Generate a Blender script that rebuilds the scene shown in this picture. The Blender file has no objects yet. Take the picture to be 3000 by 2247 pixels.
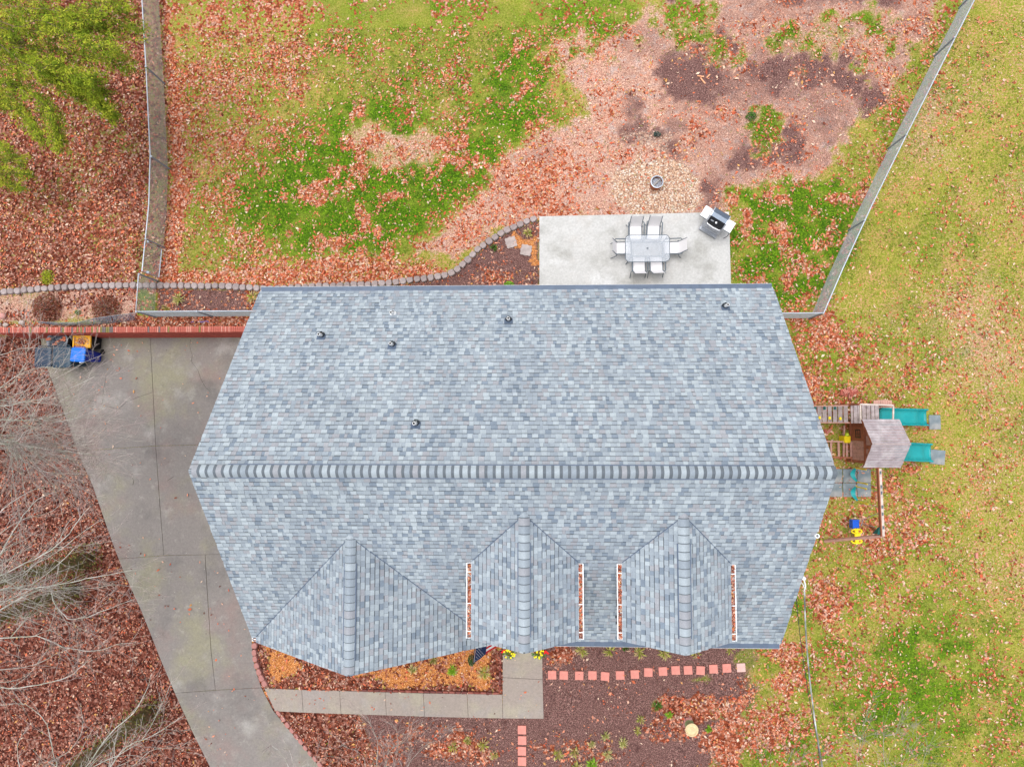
import bpy, math, random
import numpy as np
from mathutils import Matrix, Vector
random.seed(7); rng = np.random.default_rng(11)
scene = bpy.context.scene
COL = scene.collection

# ------------------------------------------------------------------ camera, light, exposure
F = 2000.0; CAMH = 25.0
def _rot(t, r, y):
    ct, st, cr, sr, cy, sy = math.cos(t), math.sin(t), math.cos(r), math.sin(r), math.cos(y), math.sin(y)
    return (np.array([[1, 0, 0], [0, ct, -st], [0, st, ct]]) @ np.array([[cr, 0, sr], [0, 1, 0], [-sr, 0, cr]])
            @ np.array([[cy, -sy, 0], [sy, cy, 0], [0, 0, 1]]))
R = _rot(.0572, .0349, -.0017)
cam_d = bpy.data.cameras.new('camera'); cam = bpy.data.objects.new('camera', cam_d); COL.objects.link(cam)
cam_d.sensor_width = 36; cam_d.lens = 24; cam_d.clip_end = 2000
M4 = Matrix.Identity(4)
for i in range(3):
    for j in range(3): M4[i][j] = float(R[i, j])
M4[2][3] = CAMH
cam.matrix_world = M4; scene.camera = cam

world = bpy.data.worlds.new('World'); scene.world = world; world.use_nodes = True
wn = world.node_tree.nodes; wl = world.node_tree.links
sky = wn.new('ShaderNodeTexSky'); sky.sky_type = 'NISHITA'; sky.sun_disc = False
SUN_EL, SUN_AZ = math.radians(80), math.radians(-60)
sky.sun_elevation = SUN_EL; sky.sun_rotation = SUN_AZ; sky.dust_density = 3.0; sky.air_density = 1.0; sky.ozone_density = 1.0
hs = wn.new('ShaderNodeHueSaturation'); hs.inputs['Saturation'].default_value = .22     # overcast: the blue is veiled
wl.new(sky.outputs[0], hs.inputs['Color']); wl.new(hs.outputs[0], wn['Background'].inputs['Color'])
wn['Background'].inputs['Strength'].default_value = .15
sun_d = bpy.data.lights.new('sun', 'SUN'); sun = bpy.data.objects.new('sun', sun_d); COL.objects.link(sun)
sun_d.energy = .9; sun_d.angle = math.radians(35); sun_d.color = (1, .97, .92)
sd = Vector((math.sin(SUN_AZ) * math.cos(SUN_EL), math.cos(SUN_AZ) * math.cos(SUN_EL), math.sin(SUN_EL)))
sun.rotation_euler = sd.to_track_quat('Z', 'Y').to_euler(); sun.location = (0, 0, 40)
vs = scene.view_settings; vs.view_transform = 'Standard'; vs.look = 'None'; vs.exposure = 0.85; vs.gamma = 1; vs.use_curve_mapping = False
scene.cycles.max_bounces = 6; scene.cycles.transparent_max_bounces = 12

# ------------------------------------------------------------------ projection helpers (photo pixel at a known height -> place)
def px(u, v, z=0.0):
    d = R @ np.array([u - 1500, 1123.5 - v, -F]); k = (z - CAMH) / d[2]
    return Vector((d[0] * k, d[1] * k, z))
def proj(x, y, z):
    c = (R.T @ np.stack([x, y, z - CAMH]).reshape(3, -1))
    return 1500 + F * c[0] / -c[2], 1123.5 - F * c[1] / -c[2]

YW_N = px(400, 958, .28).y; YW_S = px(400, 974, .28).y      # brick wall faces
Y_WALK = px(700, 2030, 0).y
def zd(y):
    y = np.asarray(y, float)
    return np.interp(-y, [-(YW_S), -Y_WALK, -Y_WALK + 8], [-1.25, .0, .0])
XB = [(720, 990), (745, 1870), (752, 1930), (764, 1985), (785, 2018), (806, 2085), (850, 2146), (900, 2205), (940, 2250), (1100, 2450)]
_xb = []
for i, (u, v) in enumerate(XB):
    p = px(u, v, 0); x = p.x
    if v < 1860: x = -7.0
    _xb.append((p.y, x))
_xb.insert(1, (px(745, 1845, 0).y, -7.0)); _xb.sort()
def xb(y): return np.interp(y, [a for a, b in _xb], [b for a, b in _xb])
def sm(a, b, x):
    t = np.clip((x - a) / (b - a), 0, 1); return t * t * (3 - 2 * t)
def zg(x, y):
    x = np.asarray(x, float); y = np.asarray(y, float)
    low = (1 - sm(0, .22, x - xb(y) - .12)) * (y < (YW_N + YW_S) / 2)
    low = low * (1 - sm(-16, -24, y) * 0)
    return low * zd(y)
def pg(u, v, up=0.0):
    z = 0.0
    for _ in range(6):
        p = px(u, v, z + up); z = float(zg(p.x, p.y))
    return px(u, v, z + up)
def pd(u, v, up=0.0):
    z = -.5
    for _ in range(8):
        p = px(u, v, z + up); z = float(zd(p.y))
    return px(u, v, z + up)

# ------------------------------------------------------------------ mesh builder
class MB:
    def __init__(s): s.v = []; s.f = []; s.c = []; s.col = None
    def add(s, vs, fs, col=None):
        n = len(s.v); s.v.extend([tuple(p) for p in vs])
        for f in fs: s.f.append(tuple(i + n for i in f)); s.c.append(col if col is not None else s.col)
        return s
    def box(s, c, size, rz=0, m=None, col=None):
        hx, hy, hz = size[0] / 2, size[1] / 2, size[2] / 2
        pts = [Vector((x, y, z)) for z in (-hz, hz) for x, y in ((-hx, -hy), (hx, -hy), (hx, hy), (-hx, hy))]
        if rz: q = Matrix.Rotation(rz, 3, 'Z'); pts = [q @ p for p in pts]
        if m is not None: pts = [m @ p for p in pts]
        c = Vector(c)
        return s.add([p + c for p in pts], [(3, 2, 1, 0), (4, 5, 6, 7), (0, 1, 5, 4), (1, 2, 6, 5), (2, 3, 7, 6), (3, 0, 4, 7)], col)
    def bevbox(s, c, size, b, rz=0, col=None):
        hx, hy, hz = size[0] / 2, size[1] / 2, size[2] / 2
        def ring(x, y, cc, z): return [(-x + cc, -y, z), (x - cc, -y, z), (x, -y + cc, z), (x, y - cc, z), (x - cc, y, z), (-x + cc, y, z), (-x, y - cc, z), (-x, -y + cc, z)]
        rings = [ring(hx, hy, b, -hz), ring(hx, hy, b, hz - b), ring(hx - b, hy - b, b * .7, hz)]
        q = Matrix.Rotation(rz, 3, 'Z'); c = Vector(c)
        pts = [q @ Vector(p) + c for r in rings for p in r]
        fs = [tuple(range(7, -1, -1)), tuple(range(16, 24))]
        for k in range(2):
            for i in range(8): a = k * 8 + i; d = k * 8 + (i + 1) % 8; fs.append((a, d, d + 8, a + 8))
        return s.add(pts, fs, col)
    def beam(s, a, b, w, h, up=(0, 0, 1), col=None):
        a, b = Vector(a), Vector(b); d = (b - a); L = d.length; d.normalize(); up = Vector(up)
        if abs(d.dot(up)) > .99: up = Vector((0, 1, 0))
        x = d.cross(up).normalized(); z = x.cross(d)
        pts = [p + x * (sx * w / 2) + z * (sz * h / 2) for p in (a, b) for sx, sz in ((-1, -1), (1, -1), (1, 1), (-1, 1))]
        return s.add(pts, [(0, 1, 2, 3), (7, 6, 5, 4), (0, 4, 5, 1), (1, 5, 6, 2), (2, 6, 7, 3), (3, 7, 4, 0)], col)
    def tube(s, path, r, n=6, cap=True, col=None):
        path = [Vector(p) for p in path]
        rr = r if isinstance(r, (list, tuple)) else [r] * len(path)
        base = len(s.v); prev = None
        for i, p in enumerate(path):
            d = (path[min(i + 1, len(path) - 1)] - path[max(i - 1, 0)])
            d = d.normalized() if d.length > 1e-9 else Vector((0, 0, 1))
            if prev is None:
                up = Vector((0, 0, 1)) if abs(d.z) < .9 else Vector((1, 0, 0)); x = d.cross(up).normalized()
            else:
                x = prev - d * prev.dot(d); x = x.normalized() if x.length > 1e-6 else d.orthogonal().normalized()
            prev = x; y = d.cross(x)
            for k in range(n):
                a = 2 * math.pi * k / n; s.v.append(tuple(p + (x * math.cos(a) + y * math.sin(a)) * rr[i]))
        c = col if col is not None else s.col
        for i in range(len(path) - 1):
            for k in range(n):
                a = base + i * n + k; b = base + i * n + (k + 1) % n; s.f.append((a, b, b + n, a + n)); s.c.append(c)
        if cap and n > 2:
            s.f.append(tuple(base + k for k in range(n - 1, -1, -1))); s.c.append(c)
            e = base + (len(path) - 1) * n; s.f.append(tuple(e + k for k in range(n))); s.c.append(c)
        return s
    def lathe(s, prof, n=20, c=(0, 0, 0), col=None):
        base = len(s.v); c = Vector(c)
        for r, z in prof:
            for k in range(n): a = 2 * math.pi * k / n; s.v.append((c.x + r * math.cos(a), c.y + r * math.sin(a), c.z + z))
        cc = col if col is not None else s.col
        for i in range(len(prof) - 1):
            for k in range(n):
                a = base + i * n + k; b = base + i * n + (k + 1) % n; s.f.append((a, b, b + n, a + n)); s.c.append(cc)
        return s
    def prism(s, pts, depth, col=None):
        """pts: top outline (counter-clockwise) with its own z; extruded down by depth"""
        n = len(pts); a = [Vector(p) for p in pts]; b = [p - Vector((0, 0, depth)) for p in a]
        fs = [tuple(range(n)), tuple(range(2 * n - 1, n - 1, -1))]
        for i in range(n): j = (i + 1) % n; fs.append((i, i + n, j + n, j))
        return s.add(a + b, fs, col)
    def mesh(s, name, mat=None, smooth=False, off=None):
        me = bpy.data.meshes.new(name)
        v = s.v if off is None else [(p[0] - off[0], p[1] - off[1], p[2] - off[2]) for p in s.v]
        me.from_pydata(v, [], s.f)
        if any(c is not None for c in s.c):
            at = me.color_attributes.new('Col', 'FLOAT_COLOR', 'CORNER')
            arr = []
            for f, c in zip(s.f, s.c):
                c = c or (.5, .5, .5); arr.extend((c[0], c[1], c[2], 1.0) * len(f))
            at.data.foreach_set('color', arr)
        if mat: me.materials.append(mat)
        if smooth: me.polygons.foreach_set('use_smooth', [True] * len(me.polygons))
        me.update(); return me
def link(name, data, parent=None, loc=None):
    o = bpy.data.objects.new(name, data); COL.objects.link(o)
    if parent is not None: o.parent = parent
    if loc is not None: o.location = loc
    return o
def root_loc(o):
    while o.parent is not None: o = o.parent
    return o.location
def obj(name, mb, mat, parent=None, smooth=False, local=False, kind=None):
    """mesh object; world-coordinate vertices are moved into the root thing's space unless local"""
    off = None if (parent is None or local) else root_loc(parent)
    o = link(name, mb.mesh(name, mat, smooth, off), parent)
    if kind: o['kind'] = kind
    return o
def tag(o, label=None, cat=None, group=None, kind=None):
    if label: o['label'] = label
    if cat: o['category'] = cat
    if group: o['group'] = group
    if kind: o['kind'] = kind
    return o
def thing(name, label, cat, loc=(0, 0, 0), group=None, rz=0):
    o = link(name, None, None, loc); o.rotation_euler.z = rz; o.empty_display_size = .2
    return tag(o, label, cat, group)
def single(name, mb, mat, label, cat, group=None, smooth=False):
    """a one-mesh thing with its origin at its own base"""
    a = np.array(mb.v); off = Vector(((a[:, 0].min() + a[:, 0].max()) / 2, (a[:, 1].min() + a[:, 1].max()) / 2, a[:, 2].min()))
    o = link(name, mb.mesh(name, mat, smooth, off), None, off); return tag(o, label, cat, group)
def dup(root, loc, rz, label, group=None):
    r = root.copy(); COL.objects.link(r); r.location = loc; r.rotation_euler.z = rz; r['label'] = label
    if group: r['group'] = group
    for ch in list(root.children):
        c = ch.copy(); COL.objects.link(c); c.parent = r
        for g in list(ch.children):
            d = g.copy(); COL.objects.link(d); d.parent = c
    return r

# ------------------------------------------------------------------ materials
def nodes(m): return m.node_tree.nodes, m.node_tree.links
def mixrgb(n, l, fac, a, b, mode='MIX'):
    x = n.new('ShaderNodeMix'); x.data_type = 'RGBA'; x.blend_type = mode
    for sock, val in ((x.inputs[0], fac), (x.inputs[6], a), (x.inputs[7], b)):
        if hasattr(val, 'is_linked') or hasattr(val, 'links'): l.new(val, sock)
        elif isinstance(val, (int, float)): sock.default_value = val
        else: sock.default_value = (*val[:3], 1)
    return x.outputs[2]
def maths(n, l, op, a, b=0.0, clamp=False):
    x = n.new('ShaderNodeMath'); x.operation = op; x.use_clamp = clamp
    for sock, val in ((x.inputs[0], a), (x.inputs[1], b)):
        if isinstance(val, (int, float)): sock.default_value = val
        else: l.new(val, sock)
    return x.outputs[0]
def noise(n, l, scale, detail=3, rough=.55, vec=None):
    x = n.new('ShaderNodeTexNoise'); x.inputs['Scale'].default_value = scale; x.inputs['Detail'].default_value = detail; x.inputs['Roughness'].default_value = rough
    if vec is not None: l.new(vec, x.inputs['Vector'])
    return x.outputs['Fac']
def ramp(n, l, fac, stops):
    x = n.new('ShaderNodeValToRGB'); e = x.color_ramp.elements
    while len(e) < len(stops): e.new(.5)
    for el, (p, c) in zip(e, stops): el.position = p; el.color = (*c, 1) if len(c) == 3 else c
    l.new(fac, x.inputs[0]); return x.outputs[0]
def stepr(n, l, fac, a, b):
    x = n.new('ShaderNodeMapRange'); x.interpolation_type = 'SMOOTHSTEP'
    x.inputs[1].default_value = a; x.inputs[2].default_value = b; l.new(fac, x.inputs[0]); return x.outputs[0]
def mat(name, col, rough=.7, var=.2, scale=6, metal=0, bump=0, bscale=40, attr=False, col2=None, spec=.3, alpha=None, grain=0):
    m = bpy.data.materials.new(name); m.use_nodes = True; n, l = nodes(m); b = n['Principled BSDF']
    tc = n.new('ShaderNodeTexCoord').outputs['Object']
    if attr:
        a = n.new('ShaderNodeVertexColor'); a.layer_name = 'Col'; base = a.outputs[0]
        if col is not None: base = mixrgb(n, l, 1.0, base, col, 'MULTIPLY')
    else: base = col
    f = noise(n, l, scale, 4, .6, tc)
    v = ramp(n, l, f, [(.3, (1 - var,) * 3), (.7, (1 + var,) * 3)])
    if col2 is not None: base = mixrgb(n, l, stepr(n, l, noise(n, l, scale * .37, 3, .6, tc), .4, .65), base, col2)
    c = mixrgb(n, l, 1.0, base, v, 'MULTIPLY')
    if name == 'shingle':      # weathering: broad tone drift and faint run-off streaks down the slope
        mp = n.new('ShaderNodeMapping'); mp.inputs['Scale'].default_value = (2.2, .25, .25); l.new(tc, mp.inputs[0])
        c = mixrgb(n, l, 1.0, c, ramp(n, l, noise(n, l, 1.0, 4, .6, mp.outputs[0]), [(.3, (.90, .905, .92)), (.7, (1.08, 1.075, 1.06))]), 'MULTIPLY')
        c = mixrgb(n, l, 1.0, c, ramp(n, l, noise(n, l, .5, 3, .6, tc), [(.3, (.94,) * 3), (.7, (1.06,) * 3)]), 'MULTIPLY')
    if grain:
        g = ramp(n, l, noise(n, l, 90, 2, .7, tc), [(.3, (1 - grain,) * 3), (.7, (1 + grain,) * 3)]); c = mixrgb(n, l, 1.0, c, g, 'MULTIPLY')
    l.new(c, b.inputs['Base Color']); b.inputs['Roughness'].default_value = rough; b.inputs['Metallic'].default_value = metal
    b.inputs['Specular IOR Level'].default_value = spec
    if alpha is not None: b.inputs['Alpha'].default_value = alpha
    if bump:
        bp = n.new('ShaderNodeBump'); bp.inputs['Strength'].default_value = bump; bp.inputs['Distance'].default_value = .01
        l.new(noise(n, l, bscale, 3, .6, tc), bp.inputs['Height']); l.new(bp.outputs[0], b.inputs['Normal'])
    return m
M = {}
M['shingle'] = mat('shingle', None, .92, .10, 30, attr=True, grain=.10, bump=.3, bscale=120, spec=.1)
SHC = [(.342, .388, .426), (.292, .334, .375), (.258, .298, .342), (.190, .232, .284), (.292, .303, .332)]
M['deck'] = mat('roof_felt', (.05, .06, .075), .95)
M['white'] = mat('white_trim', (.78, .79, .80), .45, .04)
M['siding'] = mat('house_siding', (.45, .46, .45), .7, .06)
M['found'] = mat('brick_foundation', (.28, .10, .07), .85, .25, 9)
M['gutdark'] = mat('gutter_guard', (.085, .115, .17), .5, .15, 5)
M['gutlight'] = mat('flashing_grey', (.26, .30, .35), .7, .1)
M['glass'] = mat('window_glass', (.04, .05, .06), .08, .1, spec=.6)
M['door'] = mat('painted_door', (.25, .03, .03), .5, .08)
M['pvc'] = mat('white_pvc', (.8, .81, .82), .4, .05)
M['boot'] = mat('black_rubber_boot', (.02, .026, .035), .6, .2)
M['pipein'] = mat('pipe_bore', (.03, .03, .03), .9, .1)
M['bricks'] = [mat('brick_red', (.42, .115, .085), .85, .22, 14, bump=.4), mat('brick_pale', (.52, .21, .165), .85, .2, 14, bump=.4),
               mat('brick_grey', (.16, .125, .12), .85, .25, 14, bump=.4), mat('brick_moss', (.20, .17, .06), .9, .3, 14, bump=.4)]
M['brickface'] = mat('brick_face', (.33, .055, .035), .88, .3, 7, bump=.4)
M['mortar'] = mat('mortar', (.36, .30, .27), .95, .15, 20)
M['ores'] = [mat('edging_concrete', (.30, .245, .238), .92, .2, 10, bump=.5, grain=.12), mat('edging_concrete_pale', (.33, .275, .268), .92, .22, 10, bump=.5, grain=.12),
             mat('edging_concrete_dark', (.265, .215, .21), .92, .22, 10, bump=.5, grain=.12)]
M['redstone'] = mat('edging_red', (.40, .185, .165), .92, .25, 8, bump=.5, grain=.12, col2=(.33, .15, .13))
M['paver'] = mat('pink_paver', (.58, .225, .185), .9, .10, 10, grain=.08)
M['paverpale'] = mat('pale_paver', (.58, .37, .33), .9, .12, 10, grain=.08)
M['galv'] = mat('galvanised_steel', (.46, .51, .58), .45, .1, 6, metal=.3)
M['postg'] = mat('dull_post_steel', (.22, .26, .31), .5, .12, 6, metal=.2)
M['wire'] = mat('chain_link_wire', (.36, .39, .40), .5, .15, 6, metal=.15)
M['wireb'] = mat('tangled_blue_grey_wire', (.28, .39, .51), .6, .25, 6)
M['steelgrey'] = mat('grey_frame_steel', (.10, .125, .15), .5, .12)
M['black'] = mat('black_plastic', (.012, .013, .016), .4, .1)
M['sling'] = mat('white_sling', (.74, .72, .73), .85, .05, 60, grain=.04)
M['frost'] = mat('frosted_glass', (.56, .60, .66), .3, .04, alpha=.34, spec=.4)
M['stain'] = mat('stainless', (.42, .44, .48), .32, .08, 10, metal=.55)
M['lid'] = mat('grill_lid', (.10, .125, .165), .25, .1, metal=.4)
M['shelfw'] = mat('white_shelf', (.86, .86, .87), .4, .03)
M['rust'] = mat('rusty_steel', (.33, .12, .06), .8, .3, 12)
M['ash'] = mat('grey_ash', (.30, .32, .37), .95, .5, 25)
M['log'] = mat('charred_log', (.30, .28, .27), .9, .4, 18)
M['wgrey'] = mat('weathered_wood', (.33, .27, .265), .85, .25, 7, grain=.15, col2=(.40, .34, .34))
M['wroof'] = mat('weathered_roof_boards', (.345, .295, .315), .85, .25, 5, grain=.18, col2=(.43, .385, .405))
M['wpink'] = mat('faded_redwood', (.47, .265, .215), .85, .2, 7, grain=.12)
M['wbrown'] = mat('stained_redwood', (.31, .105, .055), .75, .3, 7, grain=.15)
M['wpale'] = mat('pale_timber', (.52, .44, .39), .85, .2, 7, grain=.1)
M['teal'] = mat('teal_plastic', (.0, .25, .265), .35, .08, 3, col2=(.01, .30, .31))
M['tealdk'] = mat('dark_green_plastic', (.004, .10, .095), .4, .1)
M['yellow'] = mat('yellow_plastic', (.85, .66, .015), .4, .06)
M['bluep'] = mat('blue_plastic', (.005, .09, .52), .4, .1)
M['binnavy'] = mat('navy_cart_plastic', (.016, .032, .062), .45, .15, 3, col2=(.03, .055, .085))
M['binslate'] = mat('slate_cart_plastic', (.022, .046, .072), .45, .15, 3, col2=(.04, .07, .095))
M['binblue'] = mat('blue_cart_lid', (.012, .15, .62), .4, .1, 3)
M['binblued'] = mat('blue_cart_body', (.006, .022, .30), .45, .1, 3)
M['bingrey'] = mat('grey_can_plastic', (.17, .195, .235), .6, .35, 6)
M['binyel'] = mat('amber_tote', (.80, .40, .012), .45, .08)
M['bag'] = mat('grey_bin_liner', (.03, .04, .06), .35, .4, 14)
M['rubber'] = mat('grey_rubber_tile', (.17, .205, .225), .85, .2, 4, col2=(.25, .25, .245), grain=.08)
M['bark'] = mat('pale_bark', (.47, .46, .42), .9, .3, 6, col2=(.29, .30, .235))
M['barkm'] = mat('mossy_bark', (.15, .135, .055), .95, .5, 5, col2=(.19, .115, .075), bump=.6, bscale=14)
M['twig'] = mat('grey_twigs', (.345, .275, .265), .9, .3, 6, col2=(.36, .33, .285))
M['leaf'] = mat('fallen_leaf', None, .8, .12, 30, attr=True, spec=.2)
M['blade'] = mat('grass_blade', None, .75, .12, 30, attr=True, spec=.2)
M['needle'] = mat('evergreen_needles', None, .8, .25, 4, attr=True, spec=.15)
M['redtwig'] = mat('red_brown_twigs', None, .85, .25, 5, attr=True)
M['navy'] = mat('flag_navy', (.012, .03, .10), .8, .1, 20)
M['flagw'] = mat('flag_white', (.75, .75, .77), .8, .05, 20)
M['flagr'] = mat('flag_red', (.5, .02, .03), .8, .1, 20)
M['red'] = mat('red_ribbon', (.70, .012, .006), .6, .1, 20)
M['cream'] = mat('cream_ceramic', (.60, .47, .27), .6, .12, 14)
M['gceram'] = mat('green_ceramic', (.23, .27, .13), .5, .2, 8)
M['rock'] = mat('pale_rock', (.42, .35, .32), .95, .25, 5, bump=.6)
M['rockp'] = mat('pink_rock', (.50, .25, .22), .95, .2, 5, bump=.6)
M['wood_split'] = mat('split_wood', (.72, .34, .19), .9, .2, 12)
M['polegreen'] = mat('pale_green_pole', (.42, .44, .14), .5, .12, 8)
M['cable'] = mat('grey_cable', (.10, .105, .10), .6, .5, 3, col2=(.45, .46, .46))
M['cablek'] = mat('black_cable', (.03, .032, .035), .6, .2)
M['crack'] = mat('crack_dirt', (.045, .042, .034), .95, .2)

def concrete(name, base, tints, joint=.0, sc=.5):
    m = bpy.data.materials.new(name); m.use_nodes = True; n, l = nodes(m); b = n['Principled BSDF']
    geo = n.new('ShaderNodeNewGeometry').outputs['Position']
    c = base
    for i, (tc_, s, lo, hi, amt) in enumerate(tints):
        mp = n.new('ShaderNodeMapping'); mp.inputs['Location'].default_value = (i * 17.3, i * 7.1, 3.3 * i); l.new(geo, mp.inputs[0])
        f = stepr(n, l, noise(n, l, s, 5, .62, mp.outputs[0]), lo, hi); f = maths(n, l, 'MULTIPLY', f, amt)
        c = mixrgb(n, l, f, c, tc_)
    g = ramp(n, l, noise(n, l, 14, 4, .75, geo), [(.3, (.86,) * 3), (.7, (1.14,) * 3)]); c = mixrgb(n, l, 1, c, g, 'MULTIPLY')
    g = ramp(n, l, noise(n, l, 60, 2, .7, geo), [(.3, (.90,) * 3), (.7, (1.1,) * 3)]); c = mixrgb(n, l, 1, c, g, 'MULTIPLY')
    # small pale and dark specks
    vo = n.new('ShaderNodeTexVoronoi'); vo.inputs['Scale'].default_value = 3.2; l.new(geo, vo.inputs['Vector'])
    sp = maths(n, l, 'LESS_THAN', vo.outputs['Distance'], .045); c = mixrgb(n, l, maths(n, l, 'MULTIPLY', sp, .5), c, (.55, .53, .5))
    vo2 = n.new('ShaderNodeTexVoronoi'); vo2.inputs['Scale'].default_value = 1.7; l.new(geo, vo2.inputs['Vector'])
    sp = maths(n, l, 'LESS_THAN', vo2.outputs['Distance'], .03); c = mixrgb(n, l, maths(n, l, 'MULTIPLY', sp, .75), c, (.05, .04, .035))
    l.new(c, b.inputs['Base Color']); b.inputs['Roughness'].default_value = .9; b.inputs['Specular IOR Level'].default_value = .2
    bp = n.new('ShaderNodeBump'); bp.inputs['Strength'].default_value = .25; bp.inputs['Distance'].default_value = .01
    l.new(noise(n, l, 45, 3, .6, geo), bp.inputs['Height']); l.new(bp.outputs[0], b.inputs['Normal'])
    return m
M['patio'] = concrete('patio_concrete', (.47, .465, .455), [((.33, .325, .305), .9, .45, .70, .85), ((.60, .60, .60), .6, .5, .7, .8), ((.40, .33, .28), .45, .52, .75, .6), ((.28, .27, .24), 2.2, .58, .75, .4)])
M['walk'] = concrete('walk_concrete', (.29, .245, .215), [((.34, .31, .23), .8, .45, .7, .7), ((.28, .25, .24), 1.3, .5, .7, .6)])
M['drive'] = concrete('driveway_concrete', (.208, .187, .175), [((.25, .235, .155), .42, .46, .68, .75), ((.235, .172, .158), .55, .48, .68, .7), ((.12, .113, .11), .6, .50, .74, .65), ((.35, .335, .315), .8, .52, .74, .6), ((.15, .138, .125), 2.4, .56, .74, .4), ((.34, .32, .29), 3.3, .56, .74, .4)])
M['stoneflat'] = mat('flat_stepstone', (.36, .30, .285), .9, .2, 6, bump=.5, grain=.1)

# ------------------------------------------------------------------ ground cover fields (in photo coordinates of the ground plan)
_tab = rng.random((256, 256))
def vn(x, y, s=0):
    x = x + s * 37.7; y = y + s * 91.3; xi = np.floor(x).astype(int); yi = np.floor(y).astype(int); fx = x - xi; fy = y - yi
    fx = fx * fx * (3 - 2 * fx); fy = fy * fy * (3 - 2 * fy)
    g = lambda a, b: _tab[a & 255, b & 255]
    return (g(xi, yi) * (1 - fx) + g(xi + 1, yi) * fx) * (1 - fy) + (g(xi, yi + 1) * (1 - fx) + g(xi + 1, yi + 1) * fx) * fy
def fbm(u, v, size, s=0, o=4):
    t = 0; a = .5; tot = 0; k = 1.0 / size
    for i in range(o): t = t + a * vn(u * k, v * k, s + i); tot += a; a *= .55; k *= 2.1
    return t / tot
def fields(u, v):
    nA = fbm(u, v, 160, 1); nB = fbm(u, v, 60, 5); nC = fbm(u, v, 300, 9, 3); nD = fbm(u, v, 24, 13, 3)
    wob = (nB - .5) * 80 + (nD - .5) * 60
    def P(poly, soft=14, w=1.0):
        p = np.array(poly, float); q = np.roll(p, -1, 0); d2 = np.full(u.shape, 1e18); ins = np.zeros(u.shape, bool)
        for (ax, ay), (bx, by) in zip(p, q):
            ex, ey = bx - ax, by - ay; t = np.clip(((u - ax) * ex + (v - ay) * ey) / (ex * ex + ey * ey + 1e-9), 0, 1)
            d2 = np.minimum(d2, (u - ax - t * ex) ** 2 + (v - ay - t * ey) ** 2)
            if ay != by:
                c = ((ay > v) != (by > v)) & (u < (bx - ax) * (v - ay) / (by - ay) + ax); ins ^= c
        d = np.sqrt(d2) * np.where(ins, 1, -1) + wob * w
        return sm(-soft, soft, d)
    def B(cx, cy, rx, ry, w=1.0):
        r = np.sqrt(((u - cx) / rx) ** 2 + ((v - cy) / ry) ** 2) + (nB - .5) * 1.5 * w + (nD - .5) * 1.3 * w
        return 1 - sm(.5, 1.35, r)
    L = lambda a, b, m: a * (1 - m) + b * m
    one = np.ones(u.shape)
    # right lawn is the base
    green = .42 + (nA - .5) * .7 + (nB - .5) * .6; leaf = .16 + (nA - .5) * .5 + (nC - .5) * .4
    tan = .30 + (nC - .5) * .6; mulch = 0 * one; tone = .85 * one; gravel = 0 * one; gold = 0 * one
    near = P([(2200, 960), (2460, 960), (2640, 1060), (2700, 1250), (2760, 1500), (2640, 1760), (2420, 1830), (2200, 1700)], 90)
    leaf = L(leaf, .50 + (nB - .5) * 1.0, near); green = L(green, .55 + (nB - .5) * .7, near); tan = L(tan, .1, near)
    leaf = leaf + .02 + (fbm(u, v, 70, 81, 3) - .5) * .5
    br = P([(2300, 1720), (2700, 1640), (2950, 1850), (3100, 2400), (2100, 2400), (2200, 1950)], 100)
    green = L(green, .62 + (nB - .5) * 1.1, br); leaf = L(leaf, .28 + (nA - .5) * .7 + (nB - .5) * .5, br); tan = L(tan, .10, br)
    for b in ((2690, 1900, 110, 60), (2600, 2080, 130, 90), (2750, 1980, 130, 90), (2320, 2160, 60, 70)): m = B(*b) * sm(.30, .60, fbm(u, v, 60, 91, 4)); green = L(green, .95, m); leaf = L(leaf, .2, m)
    for b in ((2320, 1985, 55, 35), (2290, 1910, 60, 40), (2250, 2140, 110, 80), (2420, 1760, 80, 60)): m = B(*b); leaf = L(leaf, .85, m)
    for b in ((2900, 1380, 70, 200), (2850, 1150, 90, 80), (2950, 1000, 80, 60), (2980, 1700, 60, 60)): m = B(*b); leaf = L(leaf, .34, m); tone = L(tone, .85, m)
    # back lawn between the fences
    lawn = P([(455, -900), (480, 200), (500, 420), (498, 600), (460, 830), (740, 845), (1050, 838), (1300, 800), (1450, 690), (1580, 632), (2150, 620), (2150, 860), (2300, 905), (2400, 905), (2530, 590), (2750, 110), (2820, -10), (3100, -900)], 10, .25)
    lg = .60 + (nA - .5) * 1.1 + (nB - .5) * .9; ll = .38 + (nA - .5) * .5 + (nB - .5) * 1.2 + (nD - .5) * .5
    green = L(green, lg, lawn); leaf = L(leaf, ll, lawn); tan = L(tan, .12, lawn); tone = L(tone, .9, lawn)
    ul = P([(480, -300), (900, -300), (1000, 60), (880, 300), (640, 460), (480, 560)], 80); m = ul * lawn
    green = L(green, .52 + (nA - .5) * .8, m); leaf = L(leaf, .60 + (nB - .5) * .9, m); tone = L(tone, .85, m)
    for b in ((1300, 120, 320, 170), (1050, 60, 150, 90), (1560, 60, 120, 140)): m = B(*b) * lawn; green = L(green, .72 + (nB - .5) * .8, m * .8); leaf = L(leaf, .30 + (nB - .5) * 1.0, m * .7); tone = L(tone, .9, m)
    lush = P([(700, 560), (760, 480), (900, 420), (960, 300), (1100, 280), (1180, 330), (1300, 400), (1480, 300), (1590, 330), (1560, 400), (1450, 520), (1330, 620), (1180, 740), (960, 790), (840, 760), (660, 730), (600, 600)], 90)
    lush = np.maximum(lush, B(1530, 260, 90, 150)) * lawn
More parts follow.
